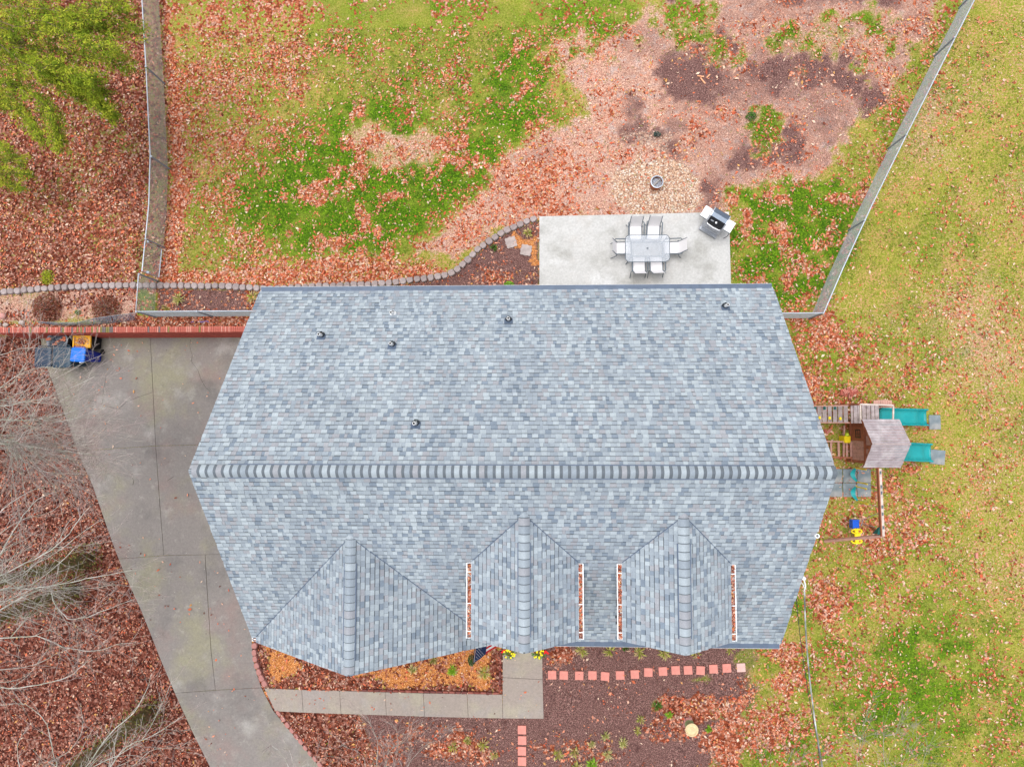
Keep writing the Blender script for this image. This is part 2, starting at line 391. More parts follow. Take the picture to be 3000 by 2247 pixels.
    nE = fbm(u, v, 34, 51, 4); sp = sm(.30, .62, nE + (nA - .5) * .25); nF = fbm(u, v, 42, 57, 4); lc_ = sm(.50, .66, nF); green = L(green, .80 + .35 * sp, lush); leaf = L(leaf, .16 + .85 * lc_ * (1 - .35 * sp), lush); tone = L(tone, 1.0, lush)
    for b in ((1160, 455, 110, 45), (1240, 420, 80, 40), (1080, 400, 70, 35)): m = B(*b) * lawn * .8; tan = L(tan, .7, m); green = L(green, .3, m); leaf = L(leaf, .35 + .7 * lc_, m); tone = L(tone, 1, m)
    ll_ = P([(500, 600), (640, 560), (760, 700), (980, 790), (700, 840), (480, 840)], 60) * lawn
    green = L(green, .62 + (nA - .5) * .5, ll_); leaf = L(leaf, .40 + (nB - .5) * 1., ll_)
    edge = P([(480, -60), (520, 200), (545, 440), (545, 620), (520, 760), (500, 850), (450, 850), (498, 600), (500, 420), (470, -60)], 14, .4)
    leaf = L(leaf, 1.1, edge); tone = L(tone, 1.05, edge); green = L(green, .1, edge)
    e2 = P([(480, 800), (620, 790), (820, 770), (1000, 750), (1200, 770), (1260, 760), (1290, 800), (1200, 832), (1050, 846), (480, 848)], 16, .6)
    leaf = L(leaf, .85, e2); tone = L(tone, .95, e2); green = L(green, .45, e2)
    # bare reddish tan area
    tp = P([(1640, 130), (1760, 70), (2000, -10), (2300, -200), (2800, -200), (2720, 100), (2640, 230), (2500, 400), (2380, 570), (2280, 620), (2000, 640), (1580, 640), (1430, 690), (1330, 780), (1230, 740), (1420, 560), (1500, 440), (1600, 380), (1720, 330), (1660, 230)], 30)
    tan = L(tan, .92 + (nA - .5) * .3, tp); green = L(green, .16, tp); mulch = L(mulch, (.06 + .34 * sm(1780, 2150, u) + .75 * sm(.48, .75, fbm(u, v, 120, 61, 4))) * (.45 + .55 * sm(1700, 2000, u)), tp); tone = L(tone, .8, tp); mulch = mulch * (1 - tp * (1 - (.45 + 1.1 * nD))); leaf = L(leaf, .28 + (nB - .5) * 1.1, tp); tone = L(tone, .9, tp)
    sal = P([(1440, 480), (1560, 420), (1760, 430), (1800, 520), (1720, 620), (1580, 640), (1430, 690), (1340, 770), (1260, 740)], 40)
    leaf = L(leaf, .55 + (nB - .5) * .9, sal); tone = L(tone, 1.1, sal)
    for b, a in (((2040, 215, 95, 110), .9), ((2010, 320, 80, 60), .35), ((2280, 170, 90, 120), .55), ((1900, 110, 80, 70), .45), ((2230, 250, 130, 60), .55), ((2120, 250, 90, 60), .6), ((1860, 390, 40, 50), .7), ((1990, 370, 60, 40), .55), ((2420, 330, 60, 70), .55), ((2100, 480, 90, 90), .35), ((2180, 490, 60, 60), .4), ((2420, 200, 110, 70), .4), ((1925, 392, 22, 16), .9)):
        m = B(*b); mulch = np.maximum(mulch, a * m); leaf = L(leaf, .12, m * .8)
    for b in ((1745, 70, 130, 90), (1985, 60, 70, 80), (2010, 95, 50, 60), (2120, 150, 70, 50), (2130, 185, 50, 30), (2320, 100, 90, 60), (2340, 195, 45, 40), (2250, 370, 60, 50), (2240, 440, 40, 40), (2420, 110, 70, 60), (2560, 120, 90, 110), (2080, 40, 40, 60)):
        m = B(*b); m = m * (.30 + .65 * sm(.36, .58, fbm(u, v, 50, 71, 3))); green = L(green, .95, m); tan = L(tan, .15, m); mulch = mulch * (1 - m * .8); leaf = L(leaf, .42, m)
    fl = P([(2560, 420), (2640, 250), (2720, 170), (2800, -100), (2840, -20), (2540, 620), (2420, 620)], 50); green = L(green, .6 + (nB - .5) * .8, fl); tan = L(tan, .25, fl); leaf = L(leaf, .4 + (nB - .5) * .8, fl)
    pe = P([(2150, 560), (2350, 520), (2560, 560), (2400, 905), (2300, 905), (2150, 860)], 40); green = L(green, .62 + .45 * sp, pe); tan = L(tan, .15, pe); leaf = L(leaf, .20 + .85 * lc_ * (1 - .4 * sp), pe); mulch = mulch * (1 - pe); tone = L(tone, .9, pe)
    g = B(1920, 548, 130, 105, .5); gravel = np.maximum(gravel, g); leaf = L(leaf, .12, g); mulch = mulch * (1 - g); tan = L(tan, 1, g)
    g = B(1910, 430, 90, 50); gravel = np.maximum(gravel, g * .5)
    hw_ = P([(2285, 900), (2420, 930), (2470, 1060), (2500, 1170), (2400, 1190), (2330, 1050)], 40); leaf = L(leaf, .62 + (nB - .5) * 1.2, hw_); tone = L(tone, .95, hw_); green = L(green, .75, hw_)
    # outside the left fence
    lf = P([(-1500, -900), (470, -900), (488, 200), (500, 455), (498, 600), (465, 845), (-1500, 870)], 10, .2)
    g0 = .25 + (nA - .5) * 1.2 + (nB - .5) * .4
    green = L(green, g0, lf); leaf = L(leaf, .90 - np.clip(g0 - .35, 0, 1) * .9 + (nB - .5) * .4, lf); tan = L(tan, .15, lf); tone = L(tone, .50 + (nA - .5) * .3, lf); mulch = L(mulch, .35, lf)
    mesh_in = P([(440, -900), (470, -60), (500, 455), (498, 600), (465, 850), (390, 850), (440, 455), (412, -60)], 8, .1)
    leaf = L(leaf, .55, mesh_in); mulch = L(mulch, .45, mesh_in); tone = L(tone, .45, mesh_in)
    # beds behind
    bed = P([(465, 846), (760, 850), (800, 846), (1050, 842), (1190, 832), (1310, 808), (1410, 735), (1470, 690), (1580, 645), (1580, 860), (760, 930), (465, 930)], 6, .12)
    mulch = L(mulch, 1.0, bed); leaf = L(leaf, .22 + (nB - .5) * .9, bed); green = L(green, .1, bed); tan = L(tan, 0, bed); tone = L(tone, .75, bed)
    m = P([(1500, 690), (1580, 720), (1582, 780), (1550, 770), (1530, 735), (1495, 730)], 10); gold = L(gold, .9, m * .8); m = B(1440, 810, 60, 25); leaf = L(leaf, .75, m * bed)
    for b in ((490, 900, 25, 40), (735, 880, 40, 40)): leaf = L(leaf, .7, B(*b))
    wst = P([(-1500, 865), (0, 862), (200, 848), (398, 842), (398, 935), (-1500, 960)], 6, .15)
    tan = L(tan, .75 + (nB - .5) * .5, wst); leaf = L(leaf, .45 + (nB - .5) * 1.2, wst); green = L(green, .08, wst); mulch = L(mulch, .22, wst); tone = L(tone, .42, wst); gold = L(gold, .25, wst)
    m = B(375, 900, 25, 40); green = L(green, .9, m); leaf = L(leaf, .2, m)
    strip = P([(-1500, 930), (300, 950), (400, 930), (740, 925), (740, 962), (-1500, 966)], 5, .1); leaf = L(leaf, 1.0, strip); tone = L(tone, .62, strip); mulch = L(mulch, .5, strip); green = L(green, .15, strip)
    # west of the driveway
    wd = P([(-1500, 985), (175, 985), (200, 1110), (265, 1292), (376, 1582), (466, 1795), (564, 2030), (690, 2290), (820, 2600), (-1500, 2600)], 6, .1)
    leaf = L(leaf, 1.05 - np.clip(nC - .5, 0, 1) * .4, wd); tone = L(tone, .24 + (nA - .5) * .25, wd); mulch = L(mulch, .75, wd); green = L(green, .12 + np.clip(nA - .62, 0, 1) * 2, wd); tan = L(tan, 0, wd)
    # front beds
    fb = P([(690, 1800), (1475, 1800), (1475, 2060), (720, 2050), (690, 1990)], 4, 0)
    leaf = L(leaf, .42 + (nA - .5) * .9, fb); gold = L(gold, .95, fb); mulch = L(mulch, .2, fb); tone = L(tone, .55, fb); green = L(green, .05, fb); tan = L(tan, 0, fb)
    rl = P([(860, 1880), (1040, 1985), (1110, 2000), (1100, 2040), (850, 2030), (800, 2010), (890, 1960)], 16, .6); leaf = L(leaf, 1.1, rl); gold = L(gold, .1, rl); tone = L(tone, .42, rl)
    rl = np.maximum(P([(1440, 1900), (1480, 1900), (1480, 2040), (1060, 2040), (1150, 2015), (1430, 2015)], 8, .5), P([(745, 1875), (770, 1880), (795, 1990), (800, 2020), (765, 2020)], 6, .3)); leaf = L(leaf, 1.0, rl); gold = L(gold, .1, rl); tone = L(tone, .38, rl)
    fm = P([(1040, 2060), (1540, 2060), (1540, 1860), (2200, 1880), (2215, 1920), (2185, 1990), (2150, 2090), (2100, 2170), (2060, 2290), (1900, 2600), (1000, 2600), (1100, 2260), (1080, 2190)], 20, .5)
    mulch = L(mulch, 1.05, fm); leaf = L(leaf, .10 + (nB - .5) * .5, fm); green = L(green, .05, fm); tan = L(tan, 0, fm); tone = L(tone, .7, fm)
    bl = P([(690, 2050), (1040, 2060), (1060, 2130), (1085, 2190), (1110, 2270), (1000, 2600), (640, 2400)], 12, .3); leaf = L(leaf, 1.1, bl); tone = L(tone, .36, bl); mulch = L(mulch, .5, bl); green = L(green, .05, bl); tan = L(tan, 0, bl)
    for b, a, t in (((2010, 2085, 95, 55), .95, .6), ((1985, 2140, 90, 30), .6, .6), ((1640, 1920, 60, 30), .95, .6), ((1330, 2180, 90, 50), .8, .7), ((1400, 2215, 80, 40), .8, .6), ((1150, 2200, 70, 60), .6, .6), ((1680, 2200, 110, 40), .5, .7), ((1210, 2150, 50, 50), .5, .65), ((2130, 2160, 60, 130), .9, .75), ((2170, 2050, 50, 60), .7, .8)):
        m = B(*b); leaf = L(leaf, a, m); tone = L(tone, t, m); mulch = L(mulch, .9, m)
    for b in ((2045, 1990, 40, 12), (2190, 1930, 40, 30), (2090, 2090, 30, 25), (1920, 2065, 20, 16)): m = B(*b); green = L(green, .7, m); mulch = L(mulch, .4, m)
    m = P([(1900, 2180), (2080, 2110), (2120, 2060), (2140, 2100), (2080, 2260), (1900, 2300)], 30); tan = L(tan, .35, m)
    cl = lambda a: np.clip(a, 0, 1.1)
    return dict(green=cl(green), leaf=cl(leaf), mulch=cl(mulch), tan=cl(tan), tone=cl(tone), gravel=cl(gravel), gold=cl(gold))

# ------------------------------------------------------------------ ground sheet
def ground_material():
    m = bpy.data.materials.new('ground_cover'); m.use_nodes = True; n, l = nodes(m); b = n['Principled BSDF']
    geo = n.new('ShaderNodeNewGeometry').outputs['Position']
    def at(name):
        a = n.new('ShaderNodeAttribute'); a.attribute_name = name; s = n.new('ShaderNodeSeparateColor'); l.new(a.outputs['Color'], s.inputs[0]); return s.outputs
    A = at('cover_a'); Bq = at('cover_b'); Cq = at('cover_c')
    green, leaf, mulch = A[0], A[1], A[2]; tan, tone, gravel = Bq[0], Bq[1], Bq[2]; gold = Cq[0]
    n1 = noise(n, l, 3.0, 5, .65, geo); n2 = noise(n, l, 13, 4, .7, geo); n3 = noise(n, l, 38, 3, .7, geo)
    fine = ramp(n, l, n3, [(.28, (.42,) * 3), (.72, (1.58,) * 3)]); mid = ramp(n, l, n2, [(.3, (.68,) * 3), (.7, (1.32,) * 3)])
    n4 = noise(n, l, 24, 3, .75, geo); n5 = noise(n, l, 1.1, 4, .6, geo)
    dry = mixrgb(n, l, stepr(n, l, n4, .40, .60), (.165, .235, .012), (.345, .30, .055)); dry = mixrgb(n, l, stepr(n, l, maths(n, l, 'ADD', n2, maths(n, l, 'MULTIPLY', n5, .35)), .62, .84), dry, (.44, .22, .12)); dry = mixrgb(n, l, maths(n, l, 'MULTIPLY', stepr(n, l, noise(n, l, 31, 3, .8, geo), .55, .66), .75), dry, (.47, .22, .13))
    dry = mixrgb(n, l, maths(n, l, 'MULTIPLY', stepr(n, l, n3, .55, .66), .6), dry, (.07, .13, .01))
    lus = mixrgb(n, l, stepr(n, l, n2, .36, .62), (.024, .085, .003), (.115, .21, .008)); lus = mixrgb(n, l, stepr(n, l, n4, .58, .68), lus, (.25, .29, .022))
    gf = maths(n, l, 'ADD', green, maths(n, l, 'MULTIPLY', maths(n, l, 'SUBTRACT', n2, .5), 1.1))
    c = mixrgb(n, l, stepr(n, l, gf, .30, 1.05), dry, lus)
    tn = mixrgb(n, l, stepr(n, l, n4, .38, .64), (.30, .145, .11), (.56, .345, .25)); tn = mixrgb(n, l, stepr(n, l, n1, .48, .66), tn, (.41, .30, .265)); tn = mixrgb(n, l, maths(n, l, 'MULTIPLY', stepr(n, l, n5, .5, .68), .35), tn, (.50, .215, .14)); tn = mixrgb(n, l, stepr(n, l, n3, .58, .68), tn, (.66, .48, .38))
    tf = maths(n, l, 'ADD', tan, maths(n, l, 'MULTIPLY', maths(n, l, 'SUBTRACT', n2, .5), .9))
    c = mixrgb(n, l, stepr(n, l, tf, .3, .75), c, tn)
    mu = mixrgb(n, l, stepr(n, l, n3, .45, .62), (.085, .042, .038), (.205, .108, .095)); mu = mixrgb(n, l, stepr(n, l, n4, .57, .66), mu, (.40, .26, .22)); mu = mixrgb(n, l, stepr(n, l, n1, .54, .72), mu, (.075, .035, .032))
    mf = maths(n, l, 'ADD', mulch, maths(n, l, 'MULTIPLY', maths(n, l, 'SUBTRACT', n4, .5), 1.5))
    c = mixrgb(n, l, stepr(n, l, mf, .12, .85), c, mu)
    gd = mixrgb(n, l, stepr(n, l, n4, .38, .58), (.27, .075, .022), (.50, .185, .045)); gd = mixrgb(n, l, stepr(n, l, n3, .53, .63), gd, (.60, .36, .18)); gd = mixrgb(n, l, stepr(n, l, n2, .55, .7), gd, (.45, .17, .05))
    gof = maths(n, l, 'ADD', gold, maths(n, l, 'MULTIPLY', maths(n, l, 'SUBTRACT', n2, .5), 1.0)); c = mixrgb(n, l, stepr(n, l, gof, .35, .75), c, gd)
    vg = n.new('ShaderNodeTexVoronoi'); vg.inputs['Scale'].default_value = 22; l.new(geo, vg.inputs['Vector'])
    sg = n.new('ShaderNodeSeparateColor'); l.new(vg.outputs['Color'], sg.inputs[0])
    gr = ramp(n, l, sg.outputs[0], [(0, (.30, .16, .12)), (.35, (.52, .30, .19)), (.7, (.66, .47, .34)), (1, (.72, .64, .56))])
    gr = mixrgb(n, l, 1, gr, ramp(n, l, vg.outputs['Distance'], [(0, (1.1,) * 3), (.8, (.55,) * 3)]), 'MULTIPLY')
    grf = maths(n, l, 'ADD', gravel, maths(n, l, 'MULTIPLY', maths(n, l, 'SUBTRACT', n2, .5), .8)); c = mixrgb(n, l, stepr(n, l, grf, .35, .7), c, gr)
    # matted leaves: cells the size of a leaf, each its own colour
    wv = n.new('ShaderNodeVectorMath'); wv.operation = 'ADD'; sc = n.new('ShaderNodeTexNoise'); sc.inputs['Scale'].default_value = 9; l.new(geo, sc.inputs['Vector'])
    sv = n.new('ShaderNodeVectorMath'); sv.operation = 'SCALE'; sv.inputs['Scale'].default_value = .11; l.new(sc.outputs['Color'], sv.inputs[0]); l.new(geo, wv.inputs[0]); l.new(sv.outputs[0], wv.inputs[1])
    vo = n.new('ShaderNodeTexVoronoi'); vo.inputs['Scale'].default_value = 13; l.new(wv.outputs[0], vo.inputs['Vector'])
    s2 = n.new('ShaderNodeSeparateColor'); l.new(vo.outputs['Color'], s2.inputs[0])
    lb = ramp(n, l, s2.outputs[0], [(0, (.20, .045, .02)), (.3, (.38, .085, .035)), (.55, (.50, .16, .08)), (.8, (.56, .26, .17)), (1, (.62, .40, .31))])
    ld = ramp(n, l, s2.outputs[0], [(0, (.030, .009, .007)), (.3, (.095, .026, .018)), (.6, (.19, .056, .036)), (.85, (.28, .115, .085)), (1, (.40, .23, .18))])
    lc = mixrgb(n, l, stepr(n, l, tone, .2, 1.0), ld, lb)
    lc = mixrgb(n, l, 1, lc, ramp(n, l, vo.outputs['Distance'], [(0, (1.15,) * 3), (.9, (.5,) * 3)]), 'MULTIPLY')
    cell = maths(n, l, 'ADD', leaf, maths(n, l, 'MULTIPLY', maths(n, l, 'SUBTRACT', s2.outputs[1], .5), .6))
    cell = maths(n, l, 'ADD', cell, maths(n, l, 'MULTIPLY', maths(n, l, 'SUBTRACT', n1, .5), 1.1))
    c = mixrgb(n, l, stepr(n, l, cell, .5, .62), c, lc)
    c = mixrgb(n, l, 1, c, fine, 'MULTIPLY'); c = mixrgb(n, l, 1, c, mid, 'MULTIPLY')
    l.new(c, b.inputs['Base Color']); b.inputs['Roughness'].default_value = .95; b.inputs['Specular IOR Level'].default_value = .1
    bp = n.new('ShaderNodeBump'); bp.inputs['Strength'].default_value = .55; bp.inputs['Distance'].default_value = .03
    l.new(maths(n, l, 'ADD', n2, maths(n, l, 'MULTIPLY', vo.outputs['Distance'], -.5)), bp.inputs['Height']); l.new(bp.outputs[0], b.inputs['Normal'])
    return m
def build_ground():
    def axis(a, b, st, far):
        c = list(np.arange(a, b + 1e-6, st)); lo = []; hi = []; d = .5; x = a
        while x > -far: x -= d; d *= 1.35; lo.append(x)
        d = .5; x = c[-1]
        while x < far: x += d; d *= 1.35; hi.append(x)
        return np.array(lo[::-1] + c + hi)
    xs = axis(-23, 22, .13, 220); ys = axis(-16, 17, .13, 220)
    i = int(np.argmin(abs(ys - YW_S))); ys[i] = YW_S + .05; ys[i + 1] = YW_N - .05
    X, Y = np.meshgrid(xs, ys); x = X.ravel(); y = Y.ravel(); z = zg(x, y)
    z = z + (fbm(x, y, 1.1, 3) - .5) * .05
    u, v = proj(x, y, zg(x, y)); f = fields(u, v)
    nx, ny = len(xs), len(ys); me = bpy.data.meshes.new('ground')
    idx = np.arange(nx * ny).reshape(ny, nx); q = np.stack([idx[:-1, :-1], idx[:-1, 1:], idx[1:, 1:], idx[1:, :-1]], -1).reshape(-1, 4)
    me.vertices.add(nx * ny); me.vertices.foreach_set('co', np.stack([x, y, z], 1).astype('f').ravel())
    me.loops.add(q.size); me.loops.foreach_set('vertex_index', q.ravel().astype('i'))
    me.polygons.add(len(q)); me.polygons.foreach_set('loop_start', np.arange(0, q.size, 4, dtype='i')); me.polygons.foreach_set('loop_total', np.full(len(q), 4, 'i'))
    for nm, ks in (('cover_a', ('green', 'leaf', 'mulch')), ('cover_b', ('tan', 'tone', 'gravel')), ('cover_c', ('gold', 'gold', 'gold'))):
        a = me.color_attributes.new(nm, 'FLOAT_COLOR', 'POINT'); a.data.foreach_set('color', np.stack([f[k] for k in ks] + [np.ones(len(x))], 1).astype('f').ravel())
    me.update(); me.validate(); me.materials.append(ground_material())
    o = link('ground', me); o['kind'] = 'structure'; return o
build_ground()

# ------------------------------------------------------------------ driveway, walk, patio (slabs with recessed joints)
def shrink(pts, g):
    c = sum((Vector(p) for p in pts), Vector()) / len(pts); out = []
    n = len(pts)
    for i in range(n):
        p0, p1, p2 = Vector(pts[i - 1]), Vector(pts[i]), Vector(pts[(i + 1) % n])
        e1 = (p1 - p0).to_2d().normalized(); e2 = (p2 - p1).to_2d().normalized()
        nn = Vector((-e1.y - e2.y, e1.x + e2.x)); nn = nn.normalized() if nn.length > 1e-6 else Vector((-e1.y, e1.x))
        q = p1.copy(); q.x += nn.x * g; q.y += nn.y * g; out.append(q)
    return out
def ccw(pts):
    a = sum(pts[i - 1].x * pts[i].y - pts[i].x * pts[i - 1].y for i in range(len(pts)))
    return pts if a > 0 else pts[::-1]
def slab(name, parent, mt, pts, thick=.12, gap=.009, up=0.0):
    pts = shrink(ccw([Vector(p) for p in pts]), gap); return obj(name, MB().prism(pts, thick), mt, parent)
drive = link('driveway', None); tag(drive, kind='structure')
D = lambda *uv: [pd(u, v, .03) for u, v in uv]
def Dx(x, v):   # driveway point at a world x and a photo row
    p = pd(700, v, .03); return Vector((x, p.y, p.z))
XE = -8.15
dl = [(118, 988), (130, 1060), (150, 1110), (181, 1194), (217, 1292), (226, 1321)]
slab('slab', drive, M['drive'], D(*dl) + D((456, 1306), (451, 1200), (440, 988)))
slab('slab', drive, M['drive'], D((440, 988), (451, 1200), (456, 1306)) + [Dx(XE, 1296), Dx(XE, 988)])
slab('slab', drive, M['drive'], D((226, 1321), (268, 1415), (326, 1582), (347, 1637), (480, 1627), (467, 1462), (456, 1306)))
slab('slab', drive, M['drive'], D((456, 1306), (467, 1462), (480, 1627)) + [Dx(XE, 1616), Dx(XE, 1296)])
slab('slab', drive, M['drive'], D((347, 1637), (362, 1675), (416, 1795), (470, 1932), (512, 2030), (631, 2021), (618, 1903), (602, 1650), (601, 1624), (480, 1627)))
slab('slab', drive, M['drive'], D((601, 1624), (602, 1650), (618, 1903), (631, 2021), (766, 2014), (752, 1972), (742, 1930), (737, 1870)) + [Dx(XE, 1838), Dx(XE, 1616)])
slab('slab', drive, M['drive'], D((512, 2030), (564, 2145), (615, 2247), (700, 2420), (1090, 2420), (938, 2247), (900, 2200), (850, 2141), (800, 2080), (766, 2014), (631, 2021)))
def crack(parent, uvs, w=.012, f=pd):
    pts = [f(u, v, .034) for u, v in uvs]; mb = MB()
    for a, b in zip(pts, pts[1:]):
        d = (b - a).to_2d().normalized(); nx = Vector((-d.y, d.x, 0)) * w * random.uniform(.3, .7)
        mb.add([a - nx, b - nx, b + nx, a + nx], [(0, 1, 2, 3)])
    obj('crack', mb, M['crack'], parent)
crack(drive, [(558, 995), (556, 1015), (563, 1042), (561, 1060), (580, 1085), (588, 1110), (602, 1135), (618, 1150)])
crack(drive, [(311, 1100), (304, 1140), (300, 1180), (297, 1184)]); crack(drive, [(262, 1172), (297, 1184), (320, 1192), (346, 1199), (370, 1178), (395, 1167), (445, 1150)])
crack(drive, [(388, 1400), (392, 1410), (389, 1420)]); crack(drive, [(490, 1408), (510, 1395)])
walk = link('walkway', None); tag(walk, kind='structure')
def W(*uv): return [px(u, v, zw(u)) for u, v in uv]
def zw(u): return .04
jx = [(884, 2020, 2087), (995, 2023, 2091), (1128, 2027, 2095), (1240, 2030, 2099), (1368, 2032, 2102)]
top0 = [(774, 2016), (806, 2082)]
pv = [(774, 2016), (806, 2083)]
for (a, t, bm) in jx: slab('slab', walk, M['walk'], W((pv[0]), (pv[1]), (a + 4, bm), (a, t))); pv = [(a, t), (a + 4, bm)]
slab('slab', walk, M['walk'], W(pv[0], pv[1], (1473, 2104), (1472, 2034)))
slab('slab', walk, M['walk'], W((1472, 1984), (1473, 2104), (1593, 2105), (1590, 1990)))
slab('slab', walk, M['walk'], W((1473, 1860), (1472, 1984), (1590, 1990), (1588, 1860)))
patio = link('patio', None); tag(patio, kind='structure')
Pt = lambda *uv: [px(u, v, .05) for u, v in uv]
slab('slab', patio, M['patio'], Pt((1580, 634), (1580, 870), (1858, 870), (1853, 628)), gap=.006)
slab('slab', patio, M['patio'], Pt((1853, 628), (1858, 870), (2143, 870), (2136, 621)), gap=.006)

# ------------------------------------------------------------------ the house
X0, X1, YR, YF, ZR, ZE, YRG = -8.889, 7.452, 4.215, -6.735, 7.655, 3.43, -1.2465
SL = (ZR - ZE) / (YRG - YF)
HL = Vector((-.7, -1.25, 0))
house = thing('house', 'large house with grey blue shingled gable roof, front gable and two roof dormers', 'house', HL)
GX = (-8.775, -1.436, -5.1057); GZA, GY = 6.2097, -6.84
DW, DY, DZA, DZE = 1.49, -6.0, 6.7425, 5.627; DX = (-.3186, 3.8866)
rfl = MB()
T = .05
def roofslab(pts): rfl.prism(ccw([Vector(p) for p in pts]), .16)
lift = -.03
roofslab([(X0, YR, ZE + lift), (X1, YR, ZE + lift), (X1, YRG, ZR + lift), (X0, YRG, ZR + lift)])
roofslab([(X0, YF, ZE + lift), (X1, YF, ZE + lift), (X1, YRG, ZR + lift), (X0, YRG, ZR + lift)])
def ry(z): return YRG - (ZR - z) / SL            # front slope: y at height z
for xl, xr, xa, za, ze, yf in [(GX[0], GX[1], GX[2], GZA, ZE + .03, GY)] + [(d - DW, d + DW, d, DZA, DZE, DY) for d in DX]:
    for xe in (xl, xr):
        roofslab([(xe, yf, ze + lift), (xa, yf, za + lift), (xa, ry(za) + .1, za + lift), (xe, ry(ze) + .1, ze + lift)])
roof = obj('roof', rfl, M['deck'], house)
# walls
wl_ = MB()
wx0, wx1, wy0, wy1 = X0 + .35, X1 - .3, YF + .4, YR - .35
wl_.box(((wx0 + wx1) / 2, (wy0 + wy1) / 2, .15 + (ZE - .2) / 2), (wx1 - wx0, wy1 - wy0, ZE - .2 - .0))
for x in (wx0 + .06, wx1 - .06):       # gable ends
    ys_ = [(wy0, ZE - .05), (wy1, ZE - .05), (YRG, ZE - .05 + SL * (YRG - wy0) * .965)]
    wl_.add([(x - .06, a, b) for a, b in ys_] + [(x + .06, a, b) for a, b in ys_], [(0, 1, 2), (5, 4, 3), (0, 3, 4, 1), (1, 4, 5, 2), (2, 5, 3, 0)])
def gablewall(mb, x0, x1, xa, z0, z1, za, y, th=.12):
    p = [(x0, z0), (x1, z0), (x1, z1), (xa, za), (x0, z1)]
    n = 5; mb.add([(a, y, b) for a, b in p] + [(a, y + th, b) for a, b in p], [tuple(range(n)), tuple(range(2 * n - 1, n - 1, -1))] + [(i, i + n, (i + 1) % n + n, (i + 1) % n) for i in range(n)])
gablewall(wl_, GX[0] + .3, GX[1] - .3, GX[2], .15, ZE - .12, GZA - .45, GY + .4)
obj('wall', wl_, M['siding'], house)
obj('foundation', MB().box(((wx0 + wx1) / 2, (wy0 + wy1) / 2, -.66), (wx1 - wx0 + .06, wy1 - wy0 + .06, 1.62)), M['found'], house)
for d in DX:
    dm = MB(); gablewall(dm, d - DW + .2, d + DW - .2, d, ZE + .6, DZE - .1, DZA - .3, DY + .3)
    for sx in (-1, 1): dm.box((d + sx * (DW - .26), DY + 1.4, 4.75), (.1, 2.0, 1.6))
    dd = obj('dormer_wall', dm, M['siding'], house)
    obj('window_frame', MB().box((d, DY + .29, 5.25), (1.0, .06, .8)), M['white'], dd); obj('window_pane', MB().box((d, DY + .255, 5.25), (.86, .03, .66)), M['glass'], dd)
for (x, z, w, h, y) in ((GX[2] - .9, 1.7, 1.0, 1.5, GY + .4), (GX[2] + .9, 1.7, 1.0, 1.5, GY + .4), (3.4, 1.7, 1.6, 1.5, wy0), (6.0, 1.7, 1.0, 1.5, wy0)):
    f = obj('window', MB().box((x, y - .03, z), (w + .14, .06, h + .14)), M['white'], house); obj('pane', MB().box((x, y - .07, z), (w, .03, h)), M['glass'], f)
for (x, z, w, h) in ((-5, 1.6, 1.2, 1.4), (-1.5, 1.6, 1.2, 1.4), (5.5, 1.6, 1.2, 1.4)):
    f = obj('window', MB().box((x, wy1 + .03, z), (w + .14, .06, h + .14)), M['white'], house); obj('pane', MB().box((x, wy1 + .07, z), (w, .03, h)), M['glass'], f)
f = obj('door', MB().box((.15, wy0 - .04, 1.15), (1.0, .07, 2.05)), M['door'], house); obj('handle', MB().tube([(.52, wy0 - .12, 1.1), (.52, wy0 - .07, 1.1)], .03), M['stain'], f)
f = obj('patio_door', MB().box((2.2, wy1 + .03, 1.15), (1.9, .06, 2.05)), M['white'], house)
for k in (-1, 1): obj('pane', MB().box((2.2 + k * .46, wy1 + .07, 1.15), (.8, .03, 1.85)), M['glass'], f)
for k in range(2): obj('garage_door', MB().box((wx0 - .05, 1.6 - k * 3.2, -.05), (.06, 2.6, 2.1)), M['white'], house)
# rake boards and eave fascia
for x in (X0 - .002, X1 + .002):
    for ya, za, yb, zb in ((YR, ZE, YRG, ZR), (YF, ZE, YRG, ZR)): obj('fascia', MB().beam((x, ya, za - .13), (x, yb, zb - .13), .022, .2, up=(0, 0, 1)), M['white'], house)
for x0, x1, xa, za, ze, yf in [(GX[0], GX[1], GX[2], GZA, ZE + .03, GY)] + [(d - DW, d + DW, d, DZA, DZE, DY) for d in DX]:
    for xe in (x0, x1): obj('fascia', MB().beam((xe, yf - .002, ze - .13), (xa, yf - .002, za - .13), .022, .18), M['white'], house)

# shingles: every tab its own wedge
EXPO = .143
def tabmesh(w, l, h):
    """local: x across, y up-slope, z off the roof; butt (thick) edge at y=0"""
    b = (EXPO - .03) / l if l > EXPO - .02 else .8; hb = h * (1 - .65 * b)
    v = [(0, 0, 0), (w, 0, 0), (w, l, 0), (0, l, 0), (0, 0, h), (w, 0, h), (w, l, h * .35), (0, l, h * .35), (0, l * b, hb), (w, l * b, hb)]
    return v, [(4, 5, 9, 8), (8, 9, 6, 7), (0, 1, 5, 4), (1, 2, 6, 9, 5), (3, 0, 4, 8, 7)]
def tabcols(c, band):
    """granule colour, printed band doubling as painted shadow under the next course, asphalt butt darkened as shade, sides"""
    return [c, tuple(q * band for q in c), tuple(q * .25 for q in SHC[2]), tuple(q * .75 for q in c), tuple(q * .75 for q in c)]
tabs = []    # (matrix, w, l, h, colour index, projected size)
